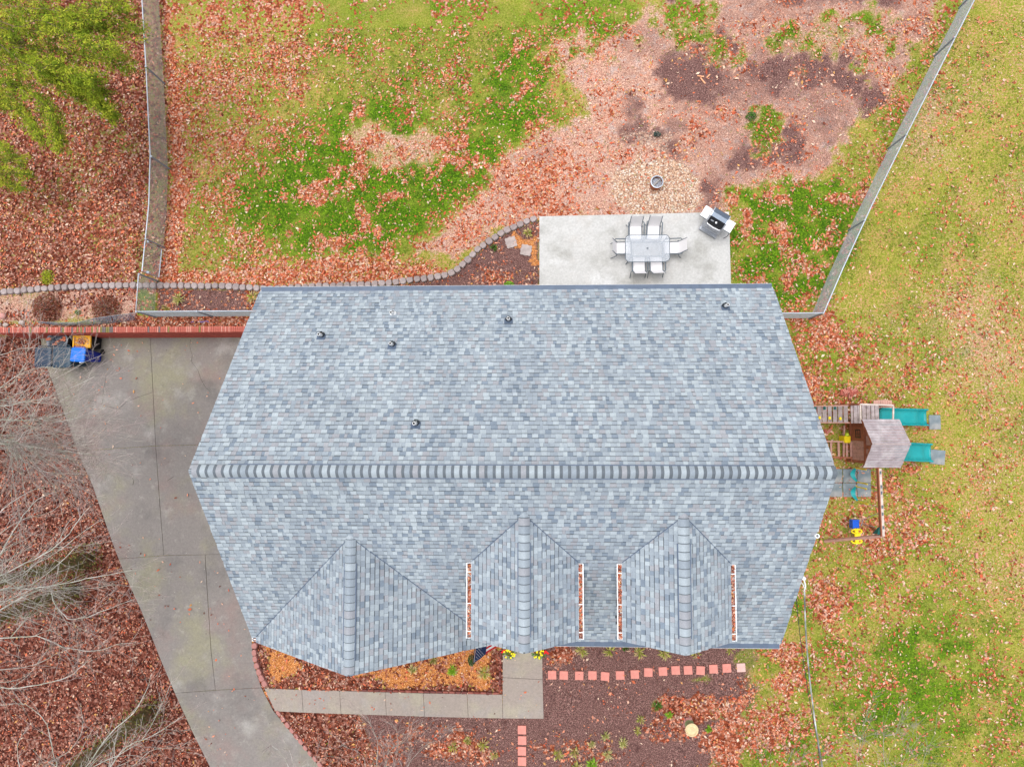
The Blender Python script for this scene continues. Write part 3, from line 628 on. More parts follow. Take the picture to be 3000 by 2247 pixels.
def plane(orig, xdir, updir, width, length, clip, lowtrim=0):
    ox = Vector(xdir).normalized(); oy = Vector(updir).normalized(); oz = ox.cross(oy)
    if oz.z < 0: oz = -oz
    rows = int(length / EXPO) + 1
    for r in range(rows):
        s0 = r * EXPO; s1 = min(s0 + EXPO + .012, length)
        if s1 - s0 < .03: continue
        x = -random.uniform(0, .2); prev = -1
        while x < width:
            w = random.choice((.09, .12, .14, .16, .17, .18)) * random.uniform(.92, 1.08)
            a, b = max(x, 0), min(x + w, width); x += w
            if b - a < .02: continue
            ci = random.choices((0, 1, 2, 3, 4), (26, 34, 26, 12, 12))[0]
            if ci == prev: ci = random.choice((0, 1, 2, 4)) if ci != 0 else random.choice((1, 2, 2, 3))
            prev = ci
            h = (.020, .015, .009, .008, .014)[ci] * random.uniform(.8, 1.2)
            o = Vector(orig) + ox * a + oy * s0
            cen = o + ox * ((b - a) / 2) + oy * (EXPO / 2)
            if clip and not clip(cen): continue
            tabs.append((o, ox, oy, oz, b - a - .003, s1 - s0, h, ci))
def underfront(c):  # cull parts of the main front slope buried under gable and dormers
    for xl, xr, xa, za, ze, yf in [(GX[0], GX[1], GX[2], GZA, ZE + .03, GY)] + [(d - DW, d + DW, d, DZA, DZE, DY) for d in DX]:
        if xl < c.x < xr and c.y > yf:
            zz = za - (za - ze) * abs(c.x - xa) / (xr - xa)
            if zz > c.z + .22: return False
    return True
UPR = Vector((0, YRG - YR, ZR - ZE)); UPF = Vector((0, YRG - YF, ZR - ZE))
plane((X0 - .04, YR, ZE), (1, 0, 0), UPR, X1 - X0 + .08, UPR.length, None)
plane((X0 - .04, YF, ZE), (1, 0, 0), UPF, X1 - X0 + .08, UPF.length, underfront)
for xl, xr, xa, za, ze, yf in [(GX[0], GX[1], GX[2], GZA, ZE + .03, GY)] + [(d - DW, d + DW, d, DZA, DZE, DY) for d in DX]:
    def clip(c): return c.z > ZR - (YRG - c.y) * SL - .04 if c.y < YRG else False
    for xe in (xl, xr):
        up = Vector((xa - xe, 0, za - ze)); plane((xe, yf - .04, ze), (0, 1, 0), up, ry(za) - yf + .19, up.length, clip)
def area(t):
    o, ox, oy, oz, w, l, h, ci = t; c = o + ox * w / 2 + oy * l / 2; d = Vector((0, 0, CAMH)) - c
    u, v = proj(np.array([c.x]), np.array([c.y]), np.array([c.z]))
    vis = 1 if (0 < u[0] < 3000 and 0 < v[0] < 2247) else 0
    return w * l * max(0, oz.dot(d.normalized())) / d.length_squared * vis
order = sorted(range(len(tabs)), key=lambda i: -area(tabs[i]))
big = set(order[:300])
shmesh = {}
for i, c in enumerate(SHC):
    
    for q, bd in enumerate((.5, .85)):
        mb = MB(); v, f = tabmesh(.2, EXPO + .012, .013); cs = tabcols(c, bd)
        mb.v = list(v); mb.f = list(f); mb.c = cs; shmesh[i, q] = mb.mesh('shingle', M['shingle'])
field = MB()
for i, (o, ox, oy, oz, w, l, h, ci) in enumerate(tabs):
    if i in big:
        ob = link('shingle', shmesh[ci, random.choice((0, 0, 1))], roof); m4 = Matrix.Identity(4)
        for k in range(3): m4[k][0] = ox[k] * w / .2; m4[k][1] = oy[k] * l / (EXPO + .012); m4[k][2] = oz[k] * h / .013; m4[k][3] = (o - HL)[k]
        ob.matrix_local = m4
    else:
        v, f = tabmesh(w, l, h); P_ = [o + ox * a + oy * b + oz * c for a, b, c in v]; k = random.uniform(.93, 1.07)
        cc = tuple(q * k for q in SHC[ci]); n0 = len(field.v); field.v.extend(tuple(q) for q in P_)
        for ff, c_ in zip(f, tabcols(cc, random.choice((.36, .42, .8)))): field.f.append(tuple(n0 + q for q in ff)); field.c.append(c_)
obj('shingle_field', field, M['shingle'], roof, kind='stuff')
# ridge caps
capmesh = {}
def ridgecaps(a, b, halfw, drop):
    a, b = Vector(a), Vector(b); d = (b - a); L = d.length; d.normalize(); side = d.cross(Vector((0, 0, 1))).normalized(); n = int(L / .21)
    st = L / n
    vb = MB(); e_ = min(.9, L * .25)
    for s_ in (-1, 1):
        o_ = side * (s_ * (halfw + .012)) - Vector((0, 0, drop + .012)); vb.beam(a + d * (e_ if L > 8 else .35) + o_, b - d * e_ + o_, .03, .05)
    obj('ridge_vent_shade', vb, M['gutdark'], roof, kind='stuff')  # vent edge strips, coloured dark for the gap shadow beside the caps
    for i in range(n):
        ci = random.choices((0, 1, 2, 4), (3, 3, 3, 2))[0]
        key = (round(halfw, 2), ci); bandf = .52 if L > 8 else .74
        if key not in capmesh:
            mb = MB(); prof = [(-1, -1.0), (-.6, -.42), (-.25, -.1), (0, 0), (.25, -.1), (.6, -.42), (1, -1.0)]
            vv = []
            for yy, th in ((0, .028), (.255, .004)):
                for s_, q in prof: vv.append((s_ * halfw, yy, q * drop + th))
            for s_, q in prof: vv.append((s_ * halfw, 0, q * drop - .012))
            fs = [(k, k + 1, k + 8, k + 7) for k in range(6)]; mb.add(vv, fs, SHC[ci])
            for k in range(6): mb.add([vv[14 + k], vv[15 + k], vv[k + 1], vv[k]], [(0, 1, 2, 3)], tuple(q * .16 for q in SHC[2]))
            # dark band on the covered end: shadow of the next cap, painted in
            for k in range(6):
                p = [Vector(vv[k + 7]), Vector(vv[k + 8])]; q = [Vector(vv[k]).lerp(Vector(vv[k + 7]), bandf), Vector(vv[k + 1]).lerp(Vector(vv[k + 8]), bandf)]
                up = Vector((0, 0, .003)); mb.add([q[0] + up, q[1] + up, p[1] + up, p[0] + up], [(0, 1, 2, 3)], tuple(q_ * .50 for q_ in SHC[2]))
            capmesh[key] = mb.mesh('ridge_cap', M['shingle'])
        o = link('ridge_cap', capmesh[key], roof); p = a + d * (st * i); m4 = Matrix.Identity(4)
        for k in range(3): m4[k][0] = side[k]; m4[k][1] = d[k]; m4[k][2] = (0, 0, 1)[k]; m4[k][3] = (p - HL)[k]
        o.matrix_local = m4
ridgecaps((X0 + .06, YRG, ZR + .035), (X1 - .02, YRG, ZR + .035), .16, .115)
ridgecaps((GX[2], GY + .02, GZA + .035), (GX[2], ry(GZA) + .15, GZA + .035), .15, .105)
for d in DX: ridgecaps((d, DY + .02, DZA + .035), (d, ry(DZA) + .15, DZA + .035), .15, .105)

# valley cuts
for xl, xr, xa, za, ze, yf in [(GX[0], GX[1], GX[2], GZA, ZE + .03, GY)] + [(d - DW, d + DW, d, DZA, DZE, DY) for d in DX]:
    for xe in (xl, xr):
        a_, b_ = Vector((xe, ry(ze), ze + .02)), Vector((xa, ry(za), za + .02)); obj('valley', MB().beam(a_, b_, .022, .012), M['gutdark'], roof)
# plumbing vents
vents = [(943, 983, 'd'), (1152, 920, 'w'), (1150, 1010, 'd'), (1490, 937, 'd'), (2124, 898, 'd'), (1219, 1240, 'd')]
def roof_pt(u, v):
    z = 5.0
    for _ in range(12):
        p = px(u, v, z); z = ZE + (YR - p.y) * (ZR - ZE) / (YR - YRG)
    return px(u, v, z)
nrm = Vector((0, ZR - ZE, YR - YRG)).normalized(); upv = UPR.normalized()
for u, v, k in vents:
    p = roof_pt(u, v); bm = M['boot'] if k == 'd' else M['white']
    pp = MB().tube([p - Vector((0, 0, .05)), p + Vector((0, 0, .34))], .05, 14, cap=False); pp.tube([p + Vector((0, 0, .0)), p + Vector((0, 0, .34))], .034, 14, cap=False)
    pp.lathe([(.034, .34), (.045, .34)], 14, p)
    vp = obj('vent_pipe', pp, M['pvc'], house, smooth=False)
    ring = MB(); xax = Vector((1, 0, 0)); prof = [(.105, .022), (.098, .05), (.066, .075), (.052, .12)]
    for r_, h_ in prof:
        for q in range(14):
            a = q / 14 * 2 * math.pi; ring.v.append(tuple(p + xax * (r_ * math.cos(a)) + upv * (r_ * math.sin(a)) * .95 + nrm * h_))
    for i in range(3):
        for q in range(14): ring.f.append((i * 14 + q, i * 14 + (q + 1) % 14, (i + 1) * 14 + (q + 1) % 14, (i + 1) * 14 + q)); ring.c.append(None)
    c = p + upv * .05
    pl = [c + xax * a + upv * b + nrm * .021 for a, b in ((-.13, -.08), (.13, -.08), (.13, .14), (-.13, .14))]
    obj('flange', ring, bm, vp)
    obj('flange_plate', MB().add([p_ + nrm * .0 for p_ in pl] + [p_ - nrm * .012 for p_ in pl], [(0, 1, 2, 3), (0, 4, 5, 1), (1, 5, 6, 2), (2, 6, 7, 3), (3, 7, 4, 0)]), M['gutdark'] if k == 'd' else M['gutlight'], vp)
    obj('bore', MB().lathe([(.034, .32), (.001, .32)], 12, p), M['pipein'], vp)
# gutters
def eave_gutter(a, b, out):
    a, b, out = Vector(a), Vector(b), Vector(out); mb = MB(); dn = Vector((0, 0, -.11))
    L = [Vector((0, 0, -.0)), dn, dn + out * .12, out * .135, out * .15 + Vector((0, 0, .012)), out * .125]
    n = len(L); vs_ = [e + q for e in (a, b) for q in L]; mb.add(vs_, [(i, i + 1, i + 1 + n, i + n) for i in range(n - 1)] + [tuple(range(n)), tuple(range(2 * n - 1, n - 1, -1))])
    g = obj('gutter', mb, M['white'], house)
    gd = MB(); gd.add([a + Vector((0, 0, .012)) - out * .02, b + Vector((0, 0, .012)) - out * .02, b + out * .143 + Vector((0, 0, .014)), a + out * .143 + Vector((0, 0, .014))], [(0, 1, 2, 3)])
    obj('gutter_guard', gd, M['gutdark'], g); return g
eave_gutter((X0 + .02, YR + .01, ZE - .005), (X1 - .02, YR + .01, ZE - .005), (0, 1, 0))
eave_gutter((GX[1] + .1, YF - .01, ZE - .005), (X1 - .02, YF - .01, ZE - .005), (0, -1, 0))
gl = []   # leaf-filled troughs
def trough(x, y0, y1, z, out):
    w = .125; mb = MB(); t = .008
    for dx in (0.004, w): mb.box((x + out * dx, (y0 + y1) / 2, z - .05), (t, y1 - y0, .11))
    mb.box((x + out * w / 2, (y0 + y1) / 2, z - .103), (w, y1 - y0, .006))
    for y in (y0, y1): mb.box((x + out * w / 2, y, z - .049), (w + .01, .012, .112))
    mb.box((x + out * (w + .006), (y0 + y1) / 2, z + .006), (.028, y1 - y0, .014))
    g = obj('gutter', mb, M['white'], house)
    for f_ in (.09, .46, .88): obj('bracket', MB().box((x + out * w / 2, y0 + (y1 - y0) * f_, z + .006), (w - .014, .022, .008)), M['white'], g)
    gl.append((x + out * w / 2, y0, y1, z - .03, w))
for d in DX:
    for s in (-1, 1): trough(d + s * (DW + .006), DY + .0, ry(DZE) - .05, DZE - .02, s)
trough(GX[0] - .006, GY, GY + .62, ZE - .0, -1)
obj('downpipe', MB().tube([(GX[0] - .02, GY + .5, ZE - .1), (wx0 - .06, GY + .6, ZE - .5), (wx0 - .06, GY + .6, -.6)], .04, 6), M['white'], house)
# east side service gear
p = px(2395, 1570, 6.4)
ring = MB().tube([(p.x, p.y, .1), (p.x, p.y, 6.4)], .06, 14, cap=False); ring.lathe([(.06, 6.4), (.04, 6.4)], 14, (p.x, p.y, 0)); ring.tube([(p.x, p.y, 5.9), (p.x, p.y, 6.4)], .04, 12, cap=False)
obj('exhaust_pipe', ring, M['pvc'], house); obj('pipe_strap', MB().box(((p.x + X1) / 2 - .1, p.y, 4.5), (p.x - X1 + .4, .03, .05)), M['white'], house)

# ------------------------------------------------------------------ brick retaining wall
bw = thing('retaining_wall', 'low red brick retaining wall with a cap of upright bricks beside the driveway', 'wall', (-14, YW_S, -1.2))
xw0, xw1 = -20.2, -7.6; zt = .28; cy = (YW_N + YW_S) / 2
obj('wall_core', MB().box(((xw0 + xw1) / 2, cy, -.62), (xw1 - xw0, abs(YW_N - YW_S) - .05, 1.66)), M['mortar'], bw)
cap = []
bm_ = MB().bevbox((0, 0, 0), (.058, .205, .085), .006); capm = [bm_.mesh('brick', m) for m in M['bricks']]
x = xw1; nb = 0; u_prev = None
wb = MB(); nbr = 0
while x > xw0 + .1:
    st = .069; x -= st; u, _ = proj(np.array([x]), np.array([cy]), np.array([zt])); u = u[0]
    wgt = [55, 30, 6, 2]
    if 180 < u < 330: wgt = [35, 20, 18, 26]
    k = random.choices((0, 1, 2, 3), wgt)[0]
    o = link('brick', capm[k], bw, Vector((x, cy + random.uniform(-.004, .004), zt - .0425 + random.uniform(-.003, .004) + .04)) - bw.location)
for row in range(19):
    z = -1.26 + row * .076 + .036; x = xw1 - (row % 2) * .1
    while x > xw0:
        wb.box((x, YW_S - .002 + random.uniform(-.002, .003), z), (.194, .03, .064), col=(random.uniform(.85, 1.15),) * 3); x -= .204
M['facebricks'] = mat('face_bricks', (.34, .062, .042), .88, .25, 7, attr=True, bump=.3)
obj('face_bricks', wb, M['facebricks'], bw, kind='stuff')

# ------------------------------------------------------------------ stone edgings
def edging(name, label, path, step, size, mats, zup=.12, grp=None, f=pg):
    pts = [f(u, v, zup) for u, v in path]; t = thing(name, label, 'edging', (pts[0].x, pts[0].y, 0))
    ms = []
    for m in mats:
        for q in range(3):
            n_ = 9; mb = MB(); w, d, h = size; top = []; bot = []
            for k in range(n_):
                a = 2 * math.pi * k / n_; sq = (abs(math.cos(a)) ** 4 + abs(math.sin(a)) ** 4) ** -.25; rr = random.uniform(.88, 1.06)
                bot.append((math.cos(a) * sq * w / 2 * rr, math.sin(a) * sq * d / 2 * rr, -h)); top.append((math.cos(a) * sq * w / 2 * rr * .86, math.sin(a) * sq * d / 2 * rr * .84, 0))
            mid_ = [(b[0], b[1], -h * .22) for b in bot]
            mb.add(top + mid_ + bot, [tuple(range(n_))] + [(r * n_ + k, (r + 1) * n_ + k, (r + 1) * n_ + (k + 1) % n_, r * n_ + (k + 1) % n_) for r in range(2) for k in range(n_)])
            ms.append(mb.mesh('stone', m))
    seg = 0; acc = 0; d0 = pts[0].copy(); L = [0]
    for a, b in zip(pts, pts[1:]): L.append(L[-1] + (b - a).length)
    n_ = max(1, int(round(L[-1] / step)))
    for i in range(n_):
        s = (i + .5) * L[-1] / n_; k = max(j for j in range(len(L)) if L[j] <= s + 1e-6); k = min(k, len(pts) - 2)
        a, b = pts[k], pts[k + 1]; q = a.lerp(b, (s - L[k]) / (L[k + 1] - L[k])); dd = b - a
        o = link('stone', random.choice(ms), t, q - t.location + Vector((0, random.uniform(-.012, .012), random.uniform(-.01, .012))))
        o.rotation_euler = (random.uniform(-.05, .05), random.uniform(-.05, .05), math.atan2(dd.y, dd.x) + random.uniform(-.08, .08)); s_ = random.uniform(.93, 1.06); o.scale = (s_, random.uniform(.9, 1.08), 1)
    return t
edging('stone_edging', 'curving row of grey tumbled edging stones between the back lawn and the planting beds',
       [(-60, 866), (0, 855), (100, 847), (200, 840), (300, 836), (400, 835), (500, 836), (620, 837), (724, 842), (790, 845), (860, 842), (1000, 836), (1090, 833), (1150, 827), (1200, 821), (1255, 813), (1311, 804), (1340, 788), (1370, 760), (1390, 738), (1416, 717), (1438, 702), (1478, 677), (1521, 657), (1572, 638)], .262, (.262, .26, .2), M['ores'])
edging('stone_edging', 'short row of red edging stones along the driveway beside the house corner', [(744, 1882), (743, 1905), (745, 1930), (752, 1955), (764, 1985), (777, 2012)], .235, (.24, .2, .22), [M['redstone']], .16)
edging('stone_edging', 'row of sunken red edging stones along the driveway below the front walk', [(808, 2082), (830, 2108), (855, 2142), (885, 2180), (915, 2216), (950, 2256), (1010, 2330)], .26, (.24, .15, .2), [M['redstone']], .05)
# thin brick edging along the walk
be = thing('brick_edging', 'thin line of dark red bricks edging the orange leaf bed along the front walk', 'edging', px(1460, 2020, 0))
bmes = [MB().bevbox((0, 0, 0), (.20, .07, .09), .008).mesh('brick', mat('edging_brick_%d' % i, c, .9, .25, 10, bump=.4)) for i, c in enumerate([(.20, .055, .042), (.27, .09, .07), (.15, .05, .045)])]
for (a, b) in (((1467, 1905), (1464, 2026)), ((1462, 2030), (1060, 2021))):
    a, b = px(*a, .07), px(*b, .07); n_ = int((b - a).length / .215); d = (b - a)
    for i in range(n_):
        o = link('brick', random.choice(bmes), be, a.lerp(b, (i + .5) / n_) - be.location); o.rotation_euler.z = math.atan2(d.y, d.x) + random.uniform(-.05, .05)

# ------------------------------------------------------------------ pavers and stepping stones
ordn = ['first', 'second', 'third', 'fourth', 'fifth', 'sixth', 'seventh', 'eighth', 'ninth', 'tenth', 'eleventh', 'twelfth', 'thirteenth', 'fourteenth']
rowp = [(566, 460, 0), (655, 462, 2), (773, 465, 1), (874, 462, 0), (970, 470, 4), (1085, 462, -2), (1197, 455, -2), (1300, 440, 1), (1411, 432, -3), (1508, 424, -3), (1603, 423, -3), (1698, 425, 3), (1796, 414, -3), (1898, 408, -3), (2007, 404, -3)]
def paver(u, v, rz, label, grp, m='paver'):
    p = pg(u, v, .04); mb = MB().bevbox((0, 0, .005), (.298, .298, .05), .006, math.radians(-rz)); mb.v = [tuple(Vector(q) + p - Vector((0, 0, .02))) for q in mb.v]
    single('paver', mb, M[m], label, 'paver', grp)
for i, (a, b, r) in enumerate(rowp):
    u, v = 1400 + a * .3843, 1800 + b * .3843
    if i < 14: paver(u, v, r, 'pink square paver, %s from the walkway in the row under the house front' % ordn[i], 'pink pavers across the mulch bed')
    else: paver(u, v, r, 'pale worn square paver ending the pink row beside the lawn', 'pink pavers across the mulch bed', 'paverpale')
for i, (a, b) in enumerate([(336, 878), (338, 958), (336, 1040), (337, 1118)]):
    paver(1400 + a * .3843, 1800 + b * .3843, 0, 'pink square paver, %s below the walkway corner in the short line' % ordn[i], 'pink pavers leading to the street')
for (u, v, rz, lb) in ((1497, 710, .3, 'scalloped grey stepping stone nearer the stone edging'), (1541, 733, -.2, 'scalloped grey stepping stone nearer the concrete patio')):
    p = px(u, v, .04); pts = []
    for k in range(28):
        a = 2 * math.pi * k / 28; sq = (abs(math.cos(a)) ** 6 + abs(math.sin(a)) ** 6) ** (-1 / 6); r_ = .2 * sq * (1 + .07 * math.cos(8 * a)); pts.append(p + Vector((math.cos(a + rz) * r_, math.sin(a + rz) * r_, 0)))
    single('stepping_stone', MB().prism(pts, .05), M['stoneflat'], lb, 'stepping stone', 'stepping stones in the back bed')

# ------------------------------------------------------------------ chain link fences
def chain(mb, a, b, h, r=.0036, sp=.062):
    a, b = Vector(a), Vector(b); d = b - a; L = d.length; d = d / L; up = Vector((0, 0, h)); n_ = int((L + h) / sp)
    for i in range(n_):
        for sg in (1, -1):
            s0 = -h + i * sp; s1 = s0 + h; t0, t1 = 0.0, 1.0
            if s0 < 0: t0 = -s0 / h
            if s1 > L: t1 = (L - s0) / h
            if t1 - t0 < .03: continue
            xa, xb_ = s0 + h * t0, s0 + h * t1; za, zb = (t0, t1) if sg > 0 else (1 - t0, 1 - t1)
            mb.tube([a + d * xa + up * za, a + d * xb_ + up * zb], r, 3, cap=False)
def fence(name, label, tops, posts, h=1.22):
    P_ = [px(u, v, h) for u, v in tops]; t = thing(name, label, 'fence', (P_[0].x, P_[0].y, 0))
    rail = MB(); rail.tube(P_, .021, 8); obj('top_rail', rail, M['galv'], t)
    for a, b in zip(P_, P_[1:]):
        mb = MB(); chain(mb, (a.x, a.y, .03), (b.x, b.y, .03), h - .05); obj('chain_link_mesh', mb, M['wire'], t, kind='stuff')
    for (u, v) in posts:
        p = px(u, v, h + .06); mb = MB().tube([(p.x, p.y, 0), (p.x, p.y, h + .03)], .032, 8); q = obj('post', mb, M['postg'], t)
        obj('post_cap', MB().lathe([(.04, h + .02), (.038, h + .05), (.015, h + .075), (.001, h + .08)], 10, (p.x, p.y, 0)), M['galv'], q)
    return t
fence('chain_link_fence', 'galvanised chain link fence running up the left of the back lawn', [(410, -160), (416, 0), (428, 203), (440, 456), (436, 600), (426, 700)], [(412, -100), (426, 195), (442, 458), (425.5, 700)])
fence('chain_link_fence', 'galvanised chain link fence slanting along the right of the back lawn', [(2930, -150), (2855, 0), (2799, 110), (2656, 395), (2555, 600), (2470, 785), (2413, 918)], [(2875, -40), (2799, 109), (2657, 394), (2535, 645), (2413, 917)])
fence('chain_link_fence', 'short chain link fence from the right corner post to the house', [(2412, 917), (2270, 918)], [])
fence('chain_link_fence', 'chain link fence from the left corner post along the planting bed to the house', [(406, 803), (398, 913), (560, 912), (770, 911)], [(406, 803), (398, 913), (575, 912)])
gt = thing('fence_gate', 'narrow chain link gate in the left fence above the stone edging', 'gate', px(420, 750, 0))
g0, g1 = px(425, 707, 1.2), px(416, 794, 1.2); fr = MB()
fr.tube([g0, g1, (g1.x, g1.y, .1), (g0.x, g0.y, .1), g0], .021, 8); obj('gate_frame', fr, M['galv'], gt)
mb = MB(); chain(mb, (g0.x, g0.y, .1), (g1.x, g1.y, .1), 1.08); obj('chain_link_mesh', mb, M['wire'], gt, kind='stuff')
obj('latch', MB().box(g1 + Vector((.03, .02, -.35)), (.09, .08, .12)), M['galv'], gt); obj('hinge', MB().box(g0 + Vector((0, .03, -.2)), (.05, .1, .05)), M['galv'], gt)
# slumped loose roll of mesh to the left of the corner
sl = thing('loose_chain_link', 'slumped blue grey strip of loose chain link lying above the brick wall', 'fence', px(250, 945, 0))
top_ = [(398, 916, .95), (330, 925, .75), (272, 933, .6), (224, 945, .5), (175, 945, .42), (110, 943, .25)]; bot_ = [(398, 939, .05), (330, 947, .06), (272, 953, .05), (224, 954, .06), (180, 955, .06), (112, 947, .06)]
mb = MB()
for i in range(len(top_) - 1):
    a0, a1, b0, b1 = px(*top_[i]), px(*top_[i + 1]), px(*bot_[i]), px(*bot_[i + 1]); n_ = 15
    for k in range(n_):
        t0, t1 = k / n_, (k + 2.2) / n_
        for (qa, qb) in ((a0, a1),):
            lo = min(t1, 1)
            mb.tube([a0.lerp(a1, t0), b0.lerp(b1, lo)], .0075, 3, cap=False); mb.tube([b0.lerp(b1, t0), a0.lerp(a1, lo)], .0075, 3, cap=False)
obj('chain_link_mesh', mb, M['wireb'], sl, kind='stuff'); obj('edge_wire', MB().tube([px(*q) for q in top_], .006, 5), M['wire'], sl)

# ------------------------------------------------------------------ bins on the driveway
def cart(name, label, u0, v0, u1, v1, h, body, lidm, openlid=0.0, group=None, rzd=0):
    zb = float(zd(pd((u0 + u1) / 2, (v0 + v1) / 2).y)) + .03
    a, b = px(u0, v0, zb + h), px(u1, v1, zb + h); cx, cyy = (a.x + b.x) / 2, (a.y + b.y) / 2; w, d = b.x - a.x, a.y - b.y
    t = thing(name, label, 'bin', (cx, cyy, zb), group, math.radians(rzd)); mb = MB()
    def rr(x, y, z, c=.05, oy=0): return [(-x + c, -y + oy, z), (x - c, -y + oy, z), (x, -y + c + oy, z), (x, y - c + oy, z), (x - c, y + oy, z), (-x + c, y + oy, z), (-x, y - c + oy, z), (-x, -y + c + oy, z)]
    rings = [rr(w * .37, d * .34, .06), rr(w * .46, d * .45, h - .12), rr(w * .49, d * .48, h - .09), rr(w * .49, d * .48, h - .05)]
    vv = [p for r_ in rings for p in r_]; fs = [tuple(range(7, -1, -1)), tuple(range(24, 32))] + [(r_ * 8 + k, r_ * 8 + (k + 1) % 8, (r_ + 1) * 8 + (k + 1) % 8, (r_ + 1) * 8 + k) for r_ in range(3) for k in range(8)]
    obj('body', MB().add(vv, fs), body, t, local=True)
    ld = MB(); ls = [rr(w * .5, d * .5, h - .045), rr(w * .5, d * .5, h - .015), rr(w * .46, d * .45, h + .01, .05), rr(w * .34, d * .33, h + .03, .04), rr(w * .31, d * .30, h + .018, .04), rr(w * .12, d * .12, h + .018, .02)]
    vv = [p for r_ in ls for p in r_]; ld.add(vv, [tuple(range(7, -1, -1)), tuple(range(40, 48))] + [(r_ * 8 + k, r_ * 8 + (k + 1) % 8, (r_ + 1) * 8 + (k + 1) % 8, (r_ + 1) * 8 + k) for r_ in range(5) for k in range(8)])
    for k in (-.18, 0, .18): ld.box((0, d * k, h + .022), (w * .42, .018, .012))
    if openlid:
        q = Matrix.Rotation(-openlid, 4, 'X'); off = Vector((0, d * .5, h)); ld.v = [tuple(q @ (Vector(p) - off) + off) for p in ld.v]
    obj('lid', ld, lidm, t, local=True)
    obj('handle', MB().tube([(-w * .36, d * .5, h - .07), (-w * .36, d * .56, h - .05), (w * .36, d * .56, h - .05), (w * .36, d * .5, h - .07)], .016, 8), body, t, local=True)
    for s in (-1, 1): wh = MB(); wh.tube([(s * w * .43, d * .4, .1), (s * w * .52, d * .4, .1)], .1, 14); obj('wheel', wh, M['black'], t, local=True)
    return t
cart('wheeled_bin', 'navy wheeled bin at the left end of the pair by the leaf bank', 102, 1017, 149, 1076, 1.05, M['binnavy'], M['binnavy'])
cart('wheeled_bin', 'slate blue wheeled bin between the navy bin and the bright blue bin', 155, 1015, 207, 1077, 1.08, M['binslate'], M['binslate'])
cart('wheeled_bin', 'bright blue wheeled bin at the right end with paper sticking out under its lid', 208, 1018, 249, 1060, 1.12, M['binblued'], M['binblue'], .06, rzd=-3)
zb = float(zd(YW_S)) + .03
p = px(228, 1062, 0); pap = MB().box(px(205, 1056, zb + 1.08), (.07, .09, .02), .5); pap.box(px(240, 1060, zb + 1.06), (.2, .07, .02), .2); pap.box(px(249, 1052, zb + 1.06), (.05, .12, .02), .1)
single('waste_paper', pap, M['flagw'], 'white paper poking out from under the bright blue lid', 'paper')
a = px(168, 999, zb + .85); can = thing('trash_can', 'round grey trash can with two orange bricks lying on its slumped liner', 'bin', (a.x, a.y, zb))
can_mb = MB(); can_mb.lathe([(.30, .02), (.37, .82), (.42, .84), (.42, .87), (.37, .87), (.34, .80)], 24, (0, 0, 0)); can_mb.v = [(x * 1.0, y * .92, z) for x, y, z in can_mb.v]; obj('body', can_mb, M['bingrey'], can, smooth=True, local=True)
ln = MB(); N_ = 20
for i in range(N_ + 1):
    for j in range(N_ + 1):
        a_, b_ = (i / N_ * 2 - 1), (j / N_ * 2 - 1); r_ = min(1, 1 / max(1e-6, math.hypot(a_, b_))) if math.hypot(a_, b_) > 1 else 1
        ln.v.append((a_ * r_ * .37, b_ * r_ * .34, .74 + .07 * float(fbm(np.array([i * 1.]), np.array([j * 1.]), 4, 3)[0])))
for i in range(N_):
    for j in range(N_): q = i * (N_ + 1) + j; ln.f.append((q, q + N_ + 1, q + N_ + 2, q + 1)); ln.c.append(None)
obj('liner', ln, M['bag'], can, local=True)
M['orangebrick'] = mat('orange_brick', (.55, .15, .07), .85, .15, 12)
def holed_brick(c, rz, m, label, group=None, tilt=(0, 0), name='brick', k=.9):
    """a brick with three core holes: a frame of bars round the holes"""
    mb = MB(); L, W_, H = .2 * k, .095 * k, .06 * k
    for s in (-1, 1): mb.box((0, s * (W_ / 2 - .013), 0), (L, .026, H))
    for x in (-L / 2 + .011, -L / 6, L / 6, L / 2 - .011): mb.box((x, 0, 0), (.022, W_ - .053, H - .004))
    mb.box((0, 0, -H * .3), (L - .06, W_ - .056, .012), col=None)
    q = Matrix.Rotation(rz, 3, 'Z') @ Matrix.Rotation(tilt[0], 3, 'X') @ Matrix.Rotation(tilt[1], 3, 'Y')
    mb.v = [tuple(q @ Vector(p) + Vector(c)) for p in mb.v]; return single(name, mb, m, label, 'brick', group)
holed_brick(px(142, 994, zb + .86), .2, M['orangebrick'], 'orange brick at the left on top of the grey trash can'); holed_brick(px(189, 993, zb + .86), 1.5, M['orangebrick'], 'orange brick at the right on top of the grey trash can')
a, b = px(213, 983, zb + .75), px(264, 1019, zb + .75); tw, td = b.x - a.x, a.y - b.y
yt = thing('yellow_tote', 'amber yellow tote half full of brown leaves against the brick wall', 'bin', ((a.x + b.x) / 2, (a.y + b.y) / 2, zb))
mb = MB(); mb.bevbox((0, 0, .34), (tw * .9, td * .9, .68), .04); obj('body', mb, M['black'], yt, local=True)
mb = MB()
for s in (-1, 1): mb.box((s * (tw / 2 - .03), 0, .71), (.06, td, .07)); mb.box((0, s * (td / 2 - .028), .7095), (tw - .124, .056, .068))
mb.box((0, 0, .684), (tw - .1, td - .1, .012)); obj('rim', mb, M['binyel'], yt, local=True)

